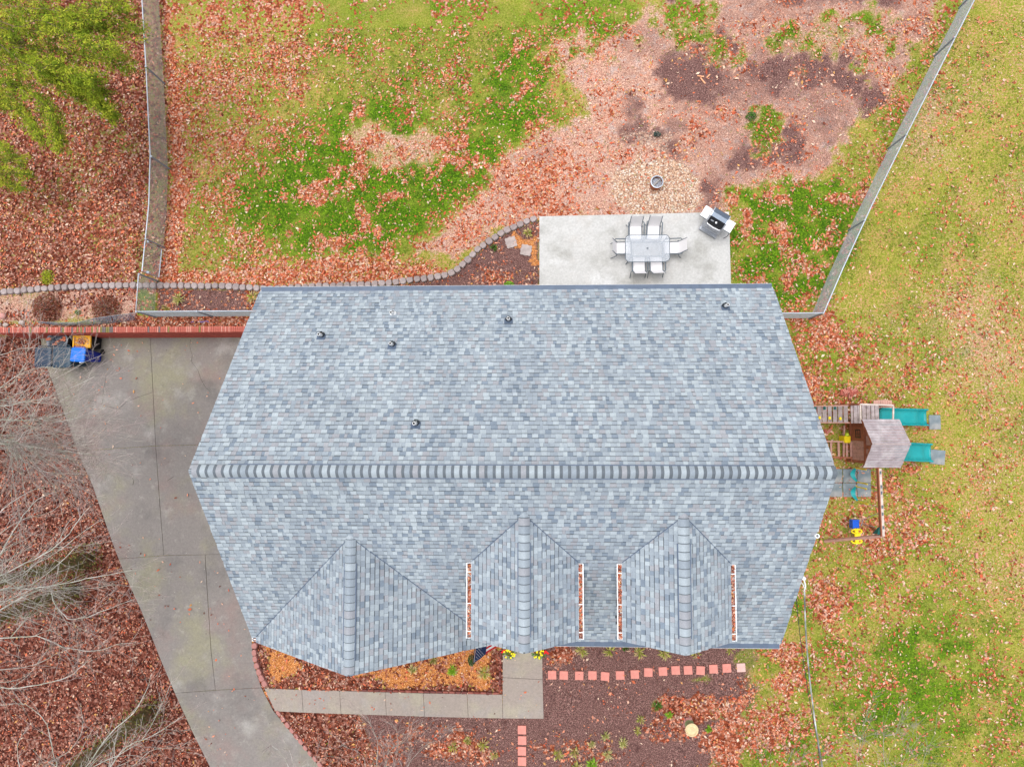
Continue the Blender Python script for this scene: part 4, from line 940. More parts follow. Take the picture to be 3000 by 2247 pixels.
# ------------------------------------------------------------------ patio furniture
ZP = .05
def table():
    p = px(1897, 728, ZP + .72); t = thing('patio_table', 'rectangular frosted glass patio table with rounded corners', 'table', (p.x, p.y, ZP)); W_, D_ = 1.57, .97
    def rrect(w, d, r, z, n=6):
        o = []
        for cx, cy_, a0 in ((w / 2 - r, d / 2 - r, 0), (-w / 2 + r, d / 2 - r, 90), (-w / 2 + r, -d / 2 + r, 180), (w / 2 - r, -d / 2 + r, 270)):
            for k in range(n + 1): a = math.radians(a0 + 90 * k / n); o.append(Vector((cx + r * math.cos(a), cy_ + r * math.sin(a), z)))
        return o
    obj('glass_top', MB().prism(rrect(W_ - .02, D_ - .02, .15, .725), .006), M['frost'], t, local=True)
    rim = rrect(W_, D_, .16, .722); obj('rim', MB().tube(rim + [rim[0]], .012, 8), M['steelgrey'], t, local=True)
    inner = rrect(W_ - .46, D_ - .46, .04, .60); obj('lower_frame', MB().tube(inner + [inner[0]], .02, 6), M['steelgrey'], t, local=True)
    for sx in (-1, 1):
        for sy in (-1, 1): obj('leg', MB().tube([(sx * (W_ / 2 - .08), sy * (D_ / 2 - .08), .71), (sx * (W_ / 2 - .23), sy * (D_ / 2 - .23), .60), (sx * (W_ / 2 - .22), sy * (D_ / 2 - .22), .25), (sx * (W_ / 2 - .1), sy * (D_ / 2 - .08), .0)], .018, 8), M['steelgrey'], t, local=True)
    obj('umbrella_ring', MB().lathe([(.012, .729), (.032, .735), (.034, .726)], 16), M['steelgrey'], t, local=True)
table()
def make_chair():
    t = thing('patio_chair', '', 'chair', (0, 0, 0)); w = .44
    def sheet(prof, bow):
        mb = MB(); nx = 6
        for (y, z) in prof:
            for i in range(nx + 1): s = i / nx * 2 - 1; mb.v.append((s * w / 2, y, z - bow * (1 - s * s)))
        for j in range(len(prof) - 1):
            for i in range(nx): q = j * (nx + 1) + i; mb.f.append((q, q + 1, q + nx + 2, q + nx + 1)); mb.c.append(None)
        nn = len(mb.v); return mb
    seat = sheet([(.27, .40), (.22, .425), (.05, .41), (-.15, .395), (-.21, .405)], .015); obj('seat', seat, M['sling'], t, smooth=True, local=True)
    back = sheet([(-.21, .405), (-.25, .46), (-.32, .65), (-.40, .86), (-.425, .93)], .0); obj('backrest', back, M['sling'], t, smooth=True, local=True)
    for s in (-1, 1):
        x = s * w / 2; xo = s * (w / 2 + .055)
        obj('side_rail', MB().tube([(x, .27, .40), (x, .22, .43), (x, .05, .42), (x, -.2, .405), (x, -.25, .46), (x, -.32, .65), (x, -.40, .86), (x, -.435, .95)], .013, 6), M['steelgrey'], t, local=True)
        obj('armrest', MB().tube([(x, -.33, .66), (xo, -.28, .655), (xo, -.2, .65), (xo, .18, .64), (xo, .25, .61)], [.014, .02, .02, .02, .016], 6), M['steelgrey'], t, local=True)
        obj('leg', MB().tube([(xo, .25, .61), (xo, .27, .3), (xo, .25, 0)], .014, 6), M['steelgrey'], t, local=True)
        obj('leg', MB().tube([(x, -.2, .41), (xo, -.24, .36), (xo, -.30, .18), (xo, -.40, 0)], .014, 6), M['steelgrey'], t, local=True)
    obj('stretcher', MB().tube([(-w / 2 - .05, .26, .34), (w / 2 + .05, .26, .34)], .011, 6), M['steelgrey'], t, local=True)
    return t
ch = make_chair(); first = True
for u, v, rz, lb in ((1862, 681, 180, 'white sling patio chair at the far side of the table, left one'), (1914, 680, 176, 'white sling patio chair at the far side of the table, right one'),
                     (1825, 727, -90, 'white sling patio chair at the left end of the glass table'), (1969, 726, 91, 'white sling patio chair at the right end of the glass table'),
                     (1872, 776, 0, 'white sling patio chair on the house side of the table, left one'), (1923, 775, 2, 'white sling patio chair on the house side of the table, right one')):
    p = px(u, v, ZP + .42); loc = Vector((p.x, p.y, ZP)); loc.x += 0
    if first: ch.location = loc; ch.rotation_euler.z = math.radians(rz); ch['label'] = lb; ch['group'] = 'patio chairs round the glass table'; first = False
    else: dup(ch, loc, math.radians(rz), lb, 'patio chairs round the glass table')
# barbecue
p = px(2105, 641, ZP + .95); g = thing('barbecue', 'gas barbecue with white side shelves and grey hood at the patio corner', 'barbecue', (p.x, p.y, ZP), None, math.radians(-32.5))
L_ = dict(local=True)
cb = MB(); cb.bevbox((0, -.02, .45), (.66, .50, .72), .03); obj('cabinet', cb, M['stain'], g, **L_)
pr = [(.26, .82), (.29, .98), (.22, 1.10), (.05, 1.15), (-.10, 1.12), (-.27, .98), (-.29, .86)]
def arch(prof, x0, x1):
    mb = MB(); n_ = len(prof); mb.add([(x0, y, z) for y, z in prof] + [(x1, y, z) for y, z in prof], [(i, i + n_, i + 1 + n_, i + 1) for i in range(n_ - 1)] + [tuple(range(n_)), tuple(range(2 * n_ - 1, n_ - 1, -1))]); return mb
lid = obj('lid', arch(pr, -.29, .29), M['lid'], g, **L_)
obj('lid_front', arch([(-.105, 1.124), (-.275, .985), (-.295, .87), (-.30, .87), (-.283, .99), (-.108, 1.131)], -.28, .28), M['black'], lid, **L_)
for s in (-1, 1): obj('end_cap', arch([(a * 1.03, b + .006) for a, b in pr], s * .29, s * .325), M['stain'], lid, **L_)
q = Vector((0, -.636, .776)).normalized(); c = Vector((.0, -.20, 1.05))
obj('thermometer', MB().tube([c, c + Vector((0, -.02, .025))], .035, 16), M['flagw'], lid, **L_)
obj('name_plate', MB().beam((-.21, -.213, 1.052), (-.10, -.213, 1.052), .04, .008, up=(0, -.63, .77)), M['stain'], lid, **L_)
obj('lid_handle', MB().tube([(-.26, -.30, .90), (-.24, -.345, .93), (0, -.375, .945), (.24, -.345, .93), (.26, -.30, .90)], .02, 8), M['flagw'], lid, **L_)
obj('control_panel', MB().add([(-.31, -.27, .86), (.31, -.27, .86), (.31, -.40, .74), (-.31, -.40, .74), (-.31, -.27, .70), (.31, -.27, .70)], [(0, 3, 2, 1), (3, 4, 5, 2), (0, 4, 3), (1, 2, 5), (0, 1, 5, 4)]), M['stain'], g, **L_)
for x in (-.2, 0, .2): obj('knob', MB().tube([(x, -.345, .79), (x, -.375, .825)], .026, 12), M['stain'], g, **L_)
obj('vent_slot', MB().box((0, -.285, .55), (.5, .02, .22)), M['black'], g, **L_)
obj('base_shelf', MB().bevbox((0, -.06, .10), (.72, .62, .05), .02), M['stain'], g, **L_)
for s in (-1, 1):
    sh = MB().bevbox((s * .475, .0, .88), (.28, .42, .03), .012); so = obj('side_shelf', sh, M['shelfw'], g, **L_); obj('shelf_edge', MB().box((s * .475, -.216, .865), (.28, .008, .05)), M['steelgrey'], so, **L_)
for x in (-.3, .3):
    for y in (-.3, .2): obj('wheel', MB().tube([(x - .02, y, .04), (x + .02, y, .04)], .04, 12), M['black'], g, **L_)
obj('hose', MB().tube([(.60, -.2, .85), (.62, -.26, .6), (.56, -.33, .45)], .012, 6), M['cablek'], g, **L_)
# fire pit
p = px(1925, 533, .36); fp = thing('fire_pit', 'round rusty metal fire pit with an ash covered log on the gravel', 'fire pit', (p.x, p.y, 0))
obj('drum', MB().lathe([(.21, .0), (.22, .34), (.225, .36), (.205, .36), (.20, .16), (.001, .15)], 28), M['rust'], fp, smooth=False, **L_)
obj('rim', MB().lathe([(.225, .345), (.235, .365), (.205, .375), (.195, .35)], 28), M['galv'], fp, **L_)
am = MB(); am.lathe([(.20, .2), (.12, .235), (.001, .25)], 20); am.v = [(x, y, z + random.uniform(-.02, .02)) for x, y, z in am.v]; obj('ash_bed', am, M['ash'], fp, **L_)
single('log', MB().tube([(p.x - .13, p.y - .12, .27), (p.x, p.y, .3), (p.x + .13, p.y + .12, .285)], [.035, .04, .03], 8), M['log'], 'ash grey log lying in the fire pit', 'log')

# ------------------------------------------------------------------ playset
XP = px(2499, 1300, .4).x; pl_y0, pl_y1 = px(2590, 1374, 2.2).y, px(2590, 1228, 2.2).y
ps = thing('playset', 'wooden playset with board roof, climbing ramp and two teal slides', 'playset', px(2580, 1300, 0))
def pb(name, mb, m, parent=None, **k): return obj(name, mb, m, parent or ps, **k)
ZD_ = 1.3
# tower roof boards
rl0, rl1 = px(2556.7, 1303, 3.0), px(2668.7, 1305, 3.0); el0, el1 = px(2528, 1228, 2.35), px(2634.6, 1231, 2.35); bl0, bl1 = px(2524, 1370, 2.35), px(2637.5, 1374, 2.35)
rx0, rx1 = (rl0.x + el0.x + bl0.x) / 3, (rl1.x + el1.x + bl1.x) / 3; yc = (el0.y + bl0.y) / 2; hw = (el0.y - bl0.y) / 2; zr_, ze_ = 3.0, 2.35
NB = 9
for s in (1, -1):
    for k in range(NB):
        t0, t1 = k / NB + .004, (k + 1) / NB - .004
        a = Vector((0, yc + s * hw * (1 - t0), ze_ + (zr_ - ze_) * t0)); b = Vector((0, yc + s * hw * (1 - t1), ze_ + (zr_ - ze_) * t1)); up = Vector((0, 0, .02 + random.uniform(-.004, .004)))
        j = random.uniform(-.006, .006)
        mb = MB().add([(rx0 + j, a.y, a.z), (rx1 + j, a.y, a.z), (rx1 + j, b.y, b.z), (rx0 + j, b.y, b.z), (rx0 + j, a.y, a.z + up.z), (rx1 + j, a.y, a.z + up.z), (rx1 + j, b.y, b.z + up.z), (rx0 + j, b.y, b.z + up.z)],
                      [(3, 2, 1, 0), (4, 5, 6, 7), (0, 1, 5, 4), (1, 2, 6, 5), (2, 3, 7, 6), (3, 0, 4, 7)]); pb('roof_board', mb, M['wroof'])
pb('ridge_board', MB().beam((rx0, yc, zr_ + .012), (rx1, yc, zr_ + .012), .05, .02), M['wgrey'])
pb('roof_frame', MB().beam((rx0 + .02, yc + hw - .02, ze_ - .03), (rx0 + .02, yc, zr_ - .04), .03, .08).beam((rx0 + .02, yc - hw + .02, ze_ - .03), (rx0 + .02, yc, zr_ - .04), .03, .08), M['wbrown'])
ty0, ty1 = yc - hw + .12, yc + hw - .12; tx0, tx1 = XP, rx1 - .1
for x in (tx0, tx1):
    for y in (ty0, ty1): pb('post', MB().box((x, y, 1.18), (.09, .09, 2.36)), M['wbrown'])
pb('tower_floor', MB().box(((tx0 + tx1) / 2, (ty0 + ty1) / 2, ZD_ - .03), (tx1 - tx0, ty1 - ty0, .05)), M['wgrey'])
# west wall: vertical boards, beam, door with window
dy0, dy1 = px(2516, 1291, .9).y, px(2516, 1250, .9).y
nbd = 9
for k in range(nbd):
    y0 = ty0 + (dy0 - ty0) * k / 5 if k < 5 else None
    if y0 is not None: w = (dy0 - ty0) / 5; pb('wall_board', MB().box((tx0 - .03, y0 + w / 2, .85), (.022, w - .008, .96)), M['wpink'])
for k in range(9):
    w = (ty1 - ty0) / 9; y = ty0 + w * (k + .5); pb('upper_board', MB().box((tx0 - .02, y, 1.82), (.022, w - .008, .78)), M['wpink'] if k % 3 else M['wbrown'])
pb('beam', MB().box((tx0 - .045, (ty0 + ty1) / 2, 1.38), (.06, ty1 - ty0 + .1, .09)), M['wbrown']); pb('beam', MB().box((tx0 - .045, (ty0 + ty1) / 2, .33), (.06, ty1 - ty0 + .1, .09)), M['wbrown'])
dr = pb('door', MB().box((tx0 - .04, (dy0 + dy1) / 2, .85), (.03, dy1 - dy0, .93)), M['wbrown'])
wc = Vector((tx0 - .06, (dy0 + dy1) / 2 + .0, .92)); fr = MB()
for s in (-1, 1): fr.box(wc + Vector((0, s * .13, 0)), (.02, .03, .34)); fr.box(wc + Vector((0, 0, s * .16)), (.019, .23, .03))
fr.box(wc, (.018, .016, .3)); fr.box(wc, (.016, .23, .016)); pb('window_frame', fr, M['black'], dr); pb('pane', MB().box(wc + Vector((.012, 0, 0)), (.008, .24, .3)), M['wpale'], dr)
pb('wall_panel', MB().box((tx0 - .02, (ty1 + dy1) / 2, .85), (.022, ty1 - dy1 - .01, .96)), M['wbrown'])
# north deck strip, ramp with holds
ny0, ny1 = px(2530, 1240, ZD_).y, px(2530, 1186, ZD_).y
for a, b in ((2492, 2499), (2500, 2512.5), (2513, 2524), (2525, 2537), (2538, 2550), (2551, 2562), (2563, 2575)):
    xa, xb_ = px(a, 1210, ZD_).x, px(b, 1210, ZD_).x; pb('deck_board', MB().box(((xa + xb_) / 2, (ny0 + ny1) / 2, ZD_ + random.uniform(-.004, .004)), (xb_ - xa - .012, ny1 - ny0, .03)), M['wgrey'])
xd0, xd1 = px(2492, 1210, ZD_).x, px(2575, 1210, ZD_).x
for y in (ny0 + .03, ny1 - .03):
    pb('joist', MB().box(((xd0 + xd1) / 2, y, ZD_ - .08), (xd1 - xd0, .04, .12)), M['wbrown'])
    for x in (xd0 + .05, xd1 - .05): pb('post', MB().box((x, y, .62), (.08, .08, 1.24)), M['wbrown'])
sl_ = [(2385, 2392), (2395.5, 2407), (2410, 2422), (2425.5, 2436.5), (2441, 2452.5), (2456, 2468), (2472, 2483.6)]
def ramp_z(u): return float(np.interp(u, [2360, 2490], [.05, ZD_ - .05]))
for i, (a, b) in enumerate(sl_):
    pa, p2 = px(a, 1211, ramp_z(a)), px(b, 1211, ramp_z(b)); d = (p2 - pa); c = (pa + p2) / 2; mb = MB().beam(pa, p2, ny1 - ny0 - .06, .022); mb.v = [(x, y + (ny0 + ny1) / 2 - c.y, z) for x, y, z in mb.v]
    sb = pb('ramp_board', mb, M['wgrey'])
    def hold(v, m):
        q = px((a + b) / 2, v, ramp_z((a + b) / 2) + .06); h = MB().bevbox(q, (.07, .10, .06), .015); h.box(q + Vector((0, 0, .035)), (.03, .06, .02)); pb('hand_hold', h, m, sb)
    if i in (0, 2, 4): hold(1195.5, M['tealdk'])
    if i in (1, 3, 5): hold(1223 + i * .6, M['yellow'])
for y in (ny0 + .02, ny1 - .02):
    a, b = px(2360, 1211, .05), px(2491, 1211, ZD_ - .08); pb('ramp_rail', MB().beam((a.x, y, a.z - .03), (b.x, y, b.z - .03), .04, .10), M['wpink'])
# pale guard frame
zf = 2.0; A_, B_, C_ = px(2520, 1184, zf), px(2617, 1187.5, zf), px(2616, 1232, zf)
pb('guard_rail', MB().beam(A_, B_, .05, .04), M['wpale']); pb('guard_rail', MB().beam(B_ + Vector((0, -.03, -.001)), C_, .05, .04), M['wpale']); pb('guard_rail', MB().beam((A_.x, A_.y - .03, A_.z - .001), (A_.x, C_.y, zf - .001), .045, .04), M['wpale'])
for q in (A_, B_): pb('post', MB().box((q.x, q.y - .0, zf / 2 - .02), (.06, .06, zf - .04)), M['wbrown'])
# side bench of pink boards
for k in range(8):
    x0_, x1_ = px(2559 + k * 6.8, 1186, .75).x, px(2565.6 + k * 6.8, 1186, .75).x; ya, yb = px(2590, 1200, .75).y, px(2590, 1171 + abs(k - 3.5) * .5, .75).y
    pb('bench_board', MB().box(((x0_ + x1_) / 2, (ya + yb) / 2, .75), (x1_ - x0_ - .006, yb - ya, .025)), M['wpink'])
pb('bench_support', MB().box((px(2586, 1186, .7).x, px(2586, 1186, .7).y, .36), (.5, .06, .7)), M['wbrown'])
# slides
def slide(pts, w, m):
    mb = MB(); prof = [(-w / 2 - .02, .14), (-w / 2 + .005, .16), (-w / 2 + .03, .14), (-w / 2 + .05, .02), (-w * .2, 0), (w * .2, 0), (w / 2 - .05, .02), (w / 2 - .03, .14), (w / 2 - .005, .16), (w / 2 + .02, .14), (w / 2, -.03), (-w / 2, -.03)]
    n_ = len(prof)
    for (x, y, z, k) in pts:
        for a, b in prof: mb.v.append((x, y + a * k, z + b))
    for i in range(len(pts) - 1):
        for j in range(n_): q = i * n_ + j; r_ = i * n_ + (j + 1) % n_; mb.f.append((q, r_, r_ + n_, q + n_)); mb.c.append(None)
    mb.f.append(tuple(range(n_))); mb.c.append(None); e = (len(pts) - 1) * n_; mb.f.append(tuple(e + j for j in range(n_ - 1, -1, -1))); mb.c.append(None)
    return pb('slide', mb, m, smooth=True)
def slide_pts(u0, u1, v0, v1, z0, z1, w0=1, w1=1, n=14, wave=.06):
    a, b = px(u0, v0, z0), px(u1, v1, z1); o = []
    for i in range(n + 1):
        t = i / n; z = z0 + (z1 - z0) * (t ** .9) + math.sin(t * math.pi * 3) * wave * (1 - t * .5)
        if t > .82: z = z * .4 + z1 * .6
        o.append((a.x + (b.x - a.x) * t, a.y + (b.y - a.y) * t, z, w0 + (w1 - w0) * t))
    return o
slide(slide_pts(2577, 2714, 1220, 1223, ZD_, .12), .56, M['teal'])
slide(slide_pts(2622, 2727, 1322, 1326, ZD_, .12, 1, 1.02), .60, M['teal'])
# lower ladder
def lad_z(u): return float(np.interp(u, [2420, 2498], [.1, .45]))
for a, b in ((2432, 2438.6), (2454, 2461), (2478, 2485), (2490.5, 2497)):
    pa, p2 = px(a, 1316, lad_z(a)), px(b, 1316, lad_z(b)); ya, yb = px(a, 1338, lad_z(a)).y, px(a, 1294, lad_z(a)).y; mb = MB().box(((pa.x + p2.x) / 2, (ya + yb) / 2, pa.z), (p2.x - pa.x, yb - ya, .03)); pb('ladder_rung', mb, M['wpink'])
for v in (1293, 1339):
    a, b = px(2412, v - .5, .08), px(2498, v + 2, .45); pb('ladder_rail', MB().beam(a, b, .05, .08), M['wpink'] if v < 1300 else M['wbrown'])
pb('cross_beam', MB().beam(px(2473, 1246, .3), px(2471, 1338, .3), .05, .07), M['wpink'])
# swing beam and A frame
ZB = 2.35; b0, b1 = px(2574, 1372, ZB), px(2584, 1570, ZB)
pb('swing_beam', MB().beam(b0, b1, .10, .14), M['wbrown']); pb('swing_beam_cap', MB().beam(b0 + Vector((.015, 0, .075)), b1 + Vector((.015, 0, .075)), .075, .012), M['wpale'])
for v in (1384, 1425, 1443, 1484, 1505, 1544): t_ = (v - 1372) / 198; q = b0.lerp(b1, t_); pb('beam_bracket', MB().box(q + Vector((.012, 0, .088)), (.045, .10, .02)), M['steelgrey'])
pb('frame_leg', MB().beam(b1 + Vector((0, 0, -.03)), px(2416, 1585, .0), .09, .07), M['wpink']); q = b1 + Vector((.75, -.02, -ZB)); pb('frame_leg', MB().beam(b1 + Vector((.02, 0, -.05)), q, .09, .07), M['wbrown'])
pb('corner_bracket', MB().add([b1 + Vector((-.14, .05, -.02)), b1 + Vector((-.05, .32, -.02)), b1 + Vector((-.04, .04, -.02)), b1 + Vector((-.16, .03, -.3)), b1 + Vector((-.05, .3, -.08)), b1 + Vector((-.05, .04, -.3))], [(0, 2, 1), (3, 4, 5), (0, 1, 4, 3), (1, 2, 5, 4), (2, 0, 3, 5)]), M['tealdk'])
def swing(v0, v1, label, us):
    zs = .48; a, b = px(us, v0, zs), px(us + 5, v1, zs); t = thing('swing', label, 'swing', ((a.x + b.x) / 2, (a.y + b.y) / 2, zs), 'belt swings under the timber beam')
    mb = MB(); n_ = 10; wd = .13
    for i in range(n_ + 1):
        f_ = i / n_; c = a.lerp(b, f_); sag = math.sin(f_ * math.pi); half = wd / 2 * (.35 + .65 * sag)
        for s in (-1, 1): mb.v.append((c.x + s * half - .07 * sag + .0, c.y, zs - .14 * sag + s * .03))
    for i in range(n_): mb.f.append((i * 2, i * 2 + 1, i * 2 + 3, i * 2 + 2)); mb.c.append(None)
    vv = list(mb.v); mb2 = MB(); mb2.add(vv, mb.f); mb2.add([(x, y, z - .012) for x, y, z in vv], [f_[::-1] for f_ in mb.f]); obj('seat', mb2, M['teal'], t)
    for q, dv in ((a, 6), (b, 10)):
        tt = min(1, max(0, ((q.y - b0.y) / (b1.y - b0.y)))); top = b0.lerp(b1, tt) + Vector((0, 0, -.07)); m_ = q.lerp(top, .5)
        obj('chain_grip', MB().tube([q, m_], .022, 6), M['yellow'], t); obj('chain', MB().tube([m_, top], .008, 5), M['galv'], t)
    return t
swing(1371, 1412, 'teal belt swing next to the board roof tower', 2507); swing(1425, 1468, 'teal belt swing nearer the blue and yellow glider', 2508)
gl_ = thing('glider_swing', 'two seat glider swing with blue and yellow plastic seats', 'swing', px(2505, 1550, .5))
zs = .55
c = px(2503, 1534, zs); mb = MB().bevbox(c, (.32, .30, .06), .02); mb.box(c + Vector((-.14, 0, .12)), (.04, .28, .22)); mb.box(c + Vector((0, .13, .06)), (.3, .03, .08)); obj('seat', mb, M['bluep'], gl_)
c = px(2510, 1570, zs); mb = MB(); mb.bevbox(c, (.13, .46, .06), .02)
for v in (1556, 1585):
    q = px(2510, v, zs + .02); mb.tube([q + Vector((math.cos(k / 12 * 6.283) * .18, math.sin(k / 12 * 6.283) * .075, 0)) for k in range(13)], .028, 6)
mb.bevbox(c + Vector((0, 0, .06)), (.2, .2, .06), .02); obj('seat', mb, M['yellow'], gl_)
for v in (1500, 1548):
    tp = px(2580, v, ZB - .08); obj('hanger', MB().tube([px(2522, 1540, zs), px(2530, 1528 + (v - 1524) * .3, 1.0), tp], .01, 5), M['galv'], gl_)
# rubber tiles
for i, (u0, v0, u1, v1, lb, rz) in enumerate(((2720, 1215, 2757, 1259, 'square grey rubber mat at the foot of the upper teal slide', 0), (2723, 1317, 2770, 1361, 'square grey rubber mat at the foot of the lower teal slide', -6))):
    a, b = px(u0, v0, .03), px(u1, v1, .03); mb = MB().bevbox((0, 0, 0), (b.x - a.x - .02, a.y - b.y - .02, .04), .01, math.radians(rz)); mb.v = [tuple(Vector(p) + (a + b) / 2) for p in mb.v]; single('rubber_mat', mb, M['rubber'], lb, 'mat', 'rubber mats in the playground')
us_ = [2418, 2468.5, 2510, 2552]; vs_ = [1373, 1414, 1456]
cn = {(0, 0): 'upper left', (0, 1): 'upper middle', (0, 2): 'upper right', (1, 0): 'lower left', (1, 1): 'lower middle', (1, 2): 'lower right'}
for r in range(2):
    for c_ in range(3):
        a, b = px(us_[c_], vs_[r], .03), px(us_[c_ + 1], vs_[r + 1], .03)
        single('rubber_mat', MB().bevbox((a + b) / 2, (b.x - a.x - .015, a.y - b.y - .015, .04), .008), M['rubber'], 'square grey rubber mat under the belt swings, %s of the six' % cn[(r, c_)], 'mat', 'rubber mats in the playground')
# toy box
c = px(2482, 1287, .35); toy = thing('toy_box', 'yellow toy box with a pale blue lid beside the playhouse door', 'toy', (c.x, c.y, 0))
obj('box', MB().bevbox((c.x - .03, c.y, .25), (.22, .25, .46), .03), M['yellow'], toy); obj('ball', MB().lathe([(.001, .56), (.05, .54), (.07, .48), (.05, .42)], 12, (c.x - .06, c.y + .17, 0)), mat('lime_plastic', (.45, .58, .03), .4, .1), toy)
c2 = px(2494, 1287, .35); obj('lid', MB().bevbox((c2.x, c2.y, .2), (.11, .26, .34), .02), mat('pale_blue_plastic', (.35, .47, .60), .5, .1), toy)
# brick pile and strays
PB = ('at the left end', 'second from the left end', 'third from the left, lowest there', 'lying on top near the middle', 'on top right of the middle', 'lowest below the middle', 'slanting on top at the right', 'highest in the photo', 'at the right end', 'slanting at the upper right')
for i, (a, b, rz, z) in enumerate(((835, 75, 1.5, .03), (885, 60, 1.2, .03), (935, 105, 1.35, .035), (950, 60, .4, .09), (1035, 45, 2.1, .09), (1020, 150, 1.6, .03), (1095, 105, .55, .10), (1000, 20, 2.0, .03), (1160, 70, .5, .03), (1130, 25, .7, .09))):
    holed_brick(px(2360 + a * .12675, 1140 + b * .12675, z + .03), rz, M['bricks'][i % 2], 'red cored brick in the pile by the ramp, ' + PB[i], 'red bricks piled above the climbing ramp', (random.uniform(-.15, .15), random.uniform(-.15, .15)), k=1.0)
holed_brick(px(2429, 1263, .04), .75, M['bricks'][1], 'red cored brick in the leaves between ramp and ladder, right of two', None, (.1, .1)); holed_brick(px(2420, 1264, .04), 2.2, M['bricks'][0], 'red cored brick in the leaves between ramp and ladder, left of two', None, (.1, -.1))
single('brick', MB().bevbox(px(2861, 1627, .03), (.09, .19, .06), .006), M['bricks'][1], 'single plain red brick lying alone on the right lawn', 'brick')
holed_brick(px(384, 847, .04), .05, M['bricks'][0], 'red cored brick beside the stone edging left of the corner fence')

# ------------------------------------------------------------------ front porch bits
# flag on a pole
zpole = 2.45; t0_, t1_ = px(1386.5, 1945, zpole + .1), px(1392, 1880, zpole - .25); fg = thing('flag', 'flag with white stars on a navy field hanging from a pole under the eave', 'flag', (t1_.x, t1_.y, zpole))
obj('pole', MB().tube([t0_, t1_], .014, 8), M['black'], fg)
hd = (t1_ - t0_).normalized(); fly = Vector((.42, .04, -.9)).normalized(); HO, FL = .95, 2.0
def fp_(s, t): return t0_ + hd * (.03 + s) + fly * (t + .02) + Vector((.02 * math.sin(t * 5 + s * 4), .0, .0))
def cloth(s0, s1, a, b, m, name, n=6):
    mb = MB()
    for i in range(n + 1):
        for s in (s0, s1): mb.v.append(tuple(fp_(s, a + (b - a) * i / n)))
    for i in range(n): mb.f.append((2 * i, 2 * i + 1, 2 * i + 3, 2 * i + 2)); mb.c.append(None)
    obj(name, mb, m, fg)
cloth(0, HO, -.02, .03, M['flagw'], 'heading', 2); can_h = HO * 7 / 13; can_l = FL * .42
cloth(0, can_h, .03, can_l, M['navy'], 'canton')
for k in range(13):
    s0 = HO * k / 13; cloth(s0, s0 + HO / 13, can_l if k < 7 else .03, FL, M['flagr'] if k % 2 == 0 else M['flagw'], 'stripe')
st_ = MB(); nf = hd.cross(fly).normalized(); nf = nf if nf.z > 0 else -nf
for r in range(9):
    for q in range(6 if r % 2 == 0 else 5):
        s = can_h * (r + 1) / 10; t = .03 + (can_l - .03) * (q * 2 + 1 + (r % 2)) / 12; c = fp_(s, t) + nf * .004; ring = []
        for k in range(10): a = math.pi / 5 * k; rr_ = .021 if k % 2 == 0 else .009; ring.append(c + hd * (math.cos(a) * rr_) + fly * (math.sin(a) * rr_))
        st_.add(ring, [tuple(range(10))])
obj('stars', st_, M['flagw'], fg, kind='stuff')
# planters with yellow flowers and red bows
M['leafg'] = mat('green_leaves', (.05, .16, .012), .7, .3, 10); M['flowery'] = mat('yellow_petals', (.85, .72, .02), .7, .12, 20)
for (u, v, lb, ru, rv, rr_) in ((1492, 1911, 'pot of yellow flowers with a red ribbon at the left of the front walk', 1479, 1903, -.5), (1578, 1911, 'pot of yellow flowers with a red ribbon at the right of the front walk', 1597, 1906, .5)):
    p = px(u, v, .5); t = thing('flower_pot', lb, 'flower pot', (p.x, p.y, .03), 'flower pots beside the front walk')
    obj('pot', MB().lathe([(.001, .0), (.12, .0), (.16, .3), (.175, .3), (.175, .34), (.15, .34), (.14, .28), (.001, .28)], 16), M['rust'], t, local=True)
    fo = MB(); fl = MB()
    for k in range(150):
        a = random.uniform(0, 6.28); r_ = .24 * math.sqrt(random.random()); c = Vector((r_ * math.cos(a), r_ * math.sin(a), .42 + .12 * (1 - (r_ / .24) ** 2) + random.uniform(-.04, .03))); d = Vector((random.uniform(-1, 1), random.uniform(-1, 1), random.uniform(-.2, .7))).normalized() * .05; e = d.cross(Vector((0, 0, 1))).normalized() * .018
        fo.add([c, c + d * .5 + e, c + d, c + d * .5 - e], [(0, 1, 2, 3)])
    for k in range(13):
        a = random.uniform(0, 6.28); r_ = .21 * math.sqrt(random.random()); c = Vector((r_ * math.cos(a), r_ * math.sin(a), .50 + .1 * (1 - (r_ / .23) ** 2))); fl.lathe([(.001, .012), (.02, .016), (.036, 0)], 7, c)
    obj('foliage', fo, M['leafg'], t, local=True); obj('flowers', fl, M['flowery'], t, local=True)
    q = px(ru, rv, .55) - t.location; rb = MB(); 
    for s in (-1, 1): rb.beam(q, q + Vector((s * .07 + rr_ * .1, -.12 , -.05)), .06, .01)
    obj('ribbon', rb, M['red'], t, local=True)
# cream dish on a green pedestal
p = px(2027, 2138, .55); bb = thing('bird_bath', 'cream round dish on a green ceramic pedestal in the mulch', 'bird bath', (p.x, p.y, 0))
obj('pedestal', MB().lathe([(.001, 0), (.17, 0), (.18, .05), (.12, .1), (.09, .3), (.11, .46), (.001, .46)], 22), M['gceram'], bb, smooth=True, local=True)
obj('dish', MB().lathe([(.001, .46), (.15, .47), (.225, .54), (.225, .555), (.20, .55), (.17, .515), (.09, .51), (.07, .53), (.03, .53), (.02, .545), (.001, .545)], 30), M['cream'], bb, smooth=False, local=True)
for (u, v, rz, lb) in ((2016, 2105, .05, 'red block lying behind the green pedestal'), (2006, 2118, 1.3, 'red block lying left of the green pedestal')): single('brick', MB().bevbox(px(u, v, .04), (.28, .11, .08), .015, rz), M['redstone'], lb, 'brick')
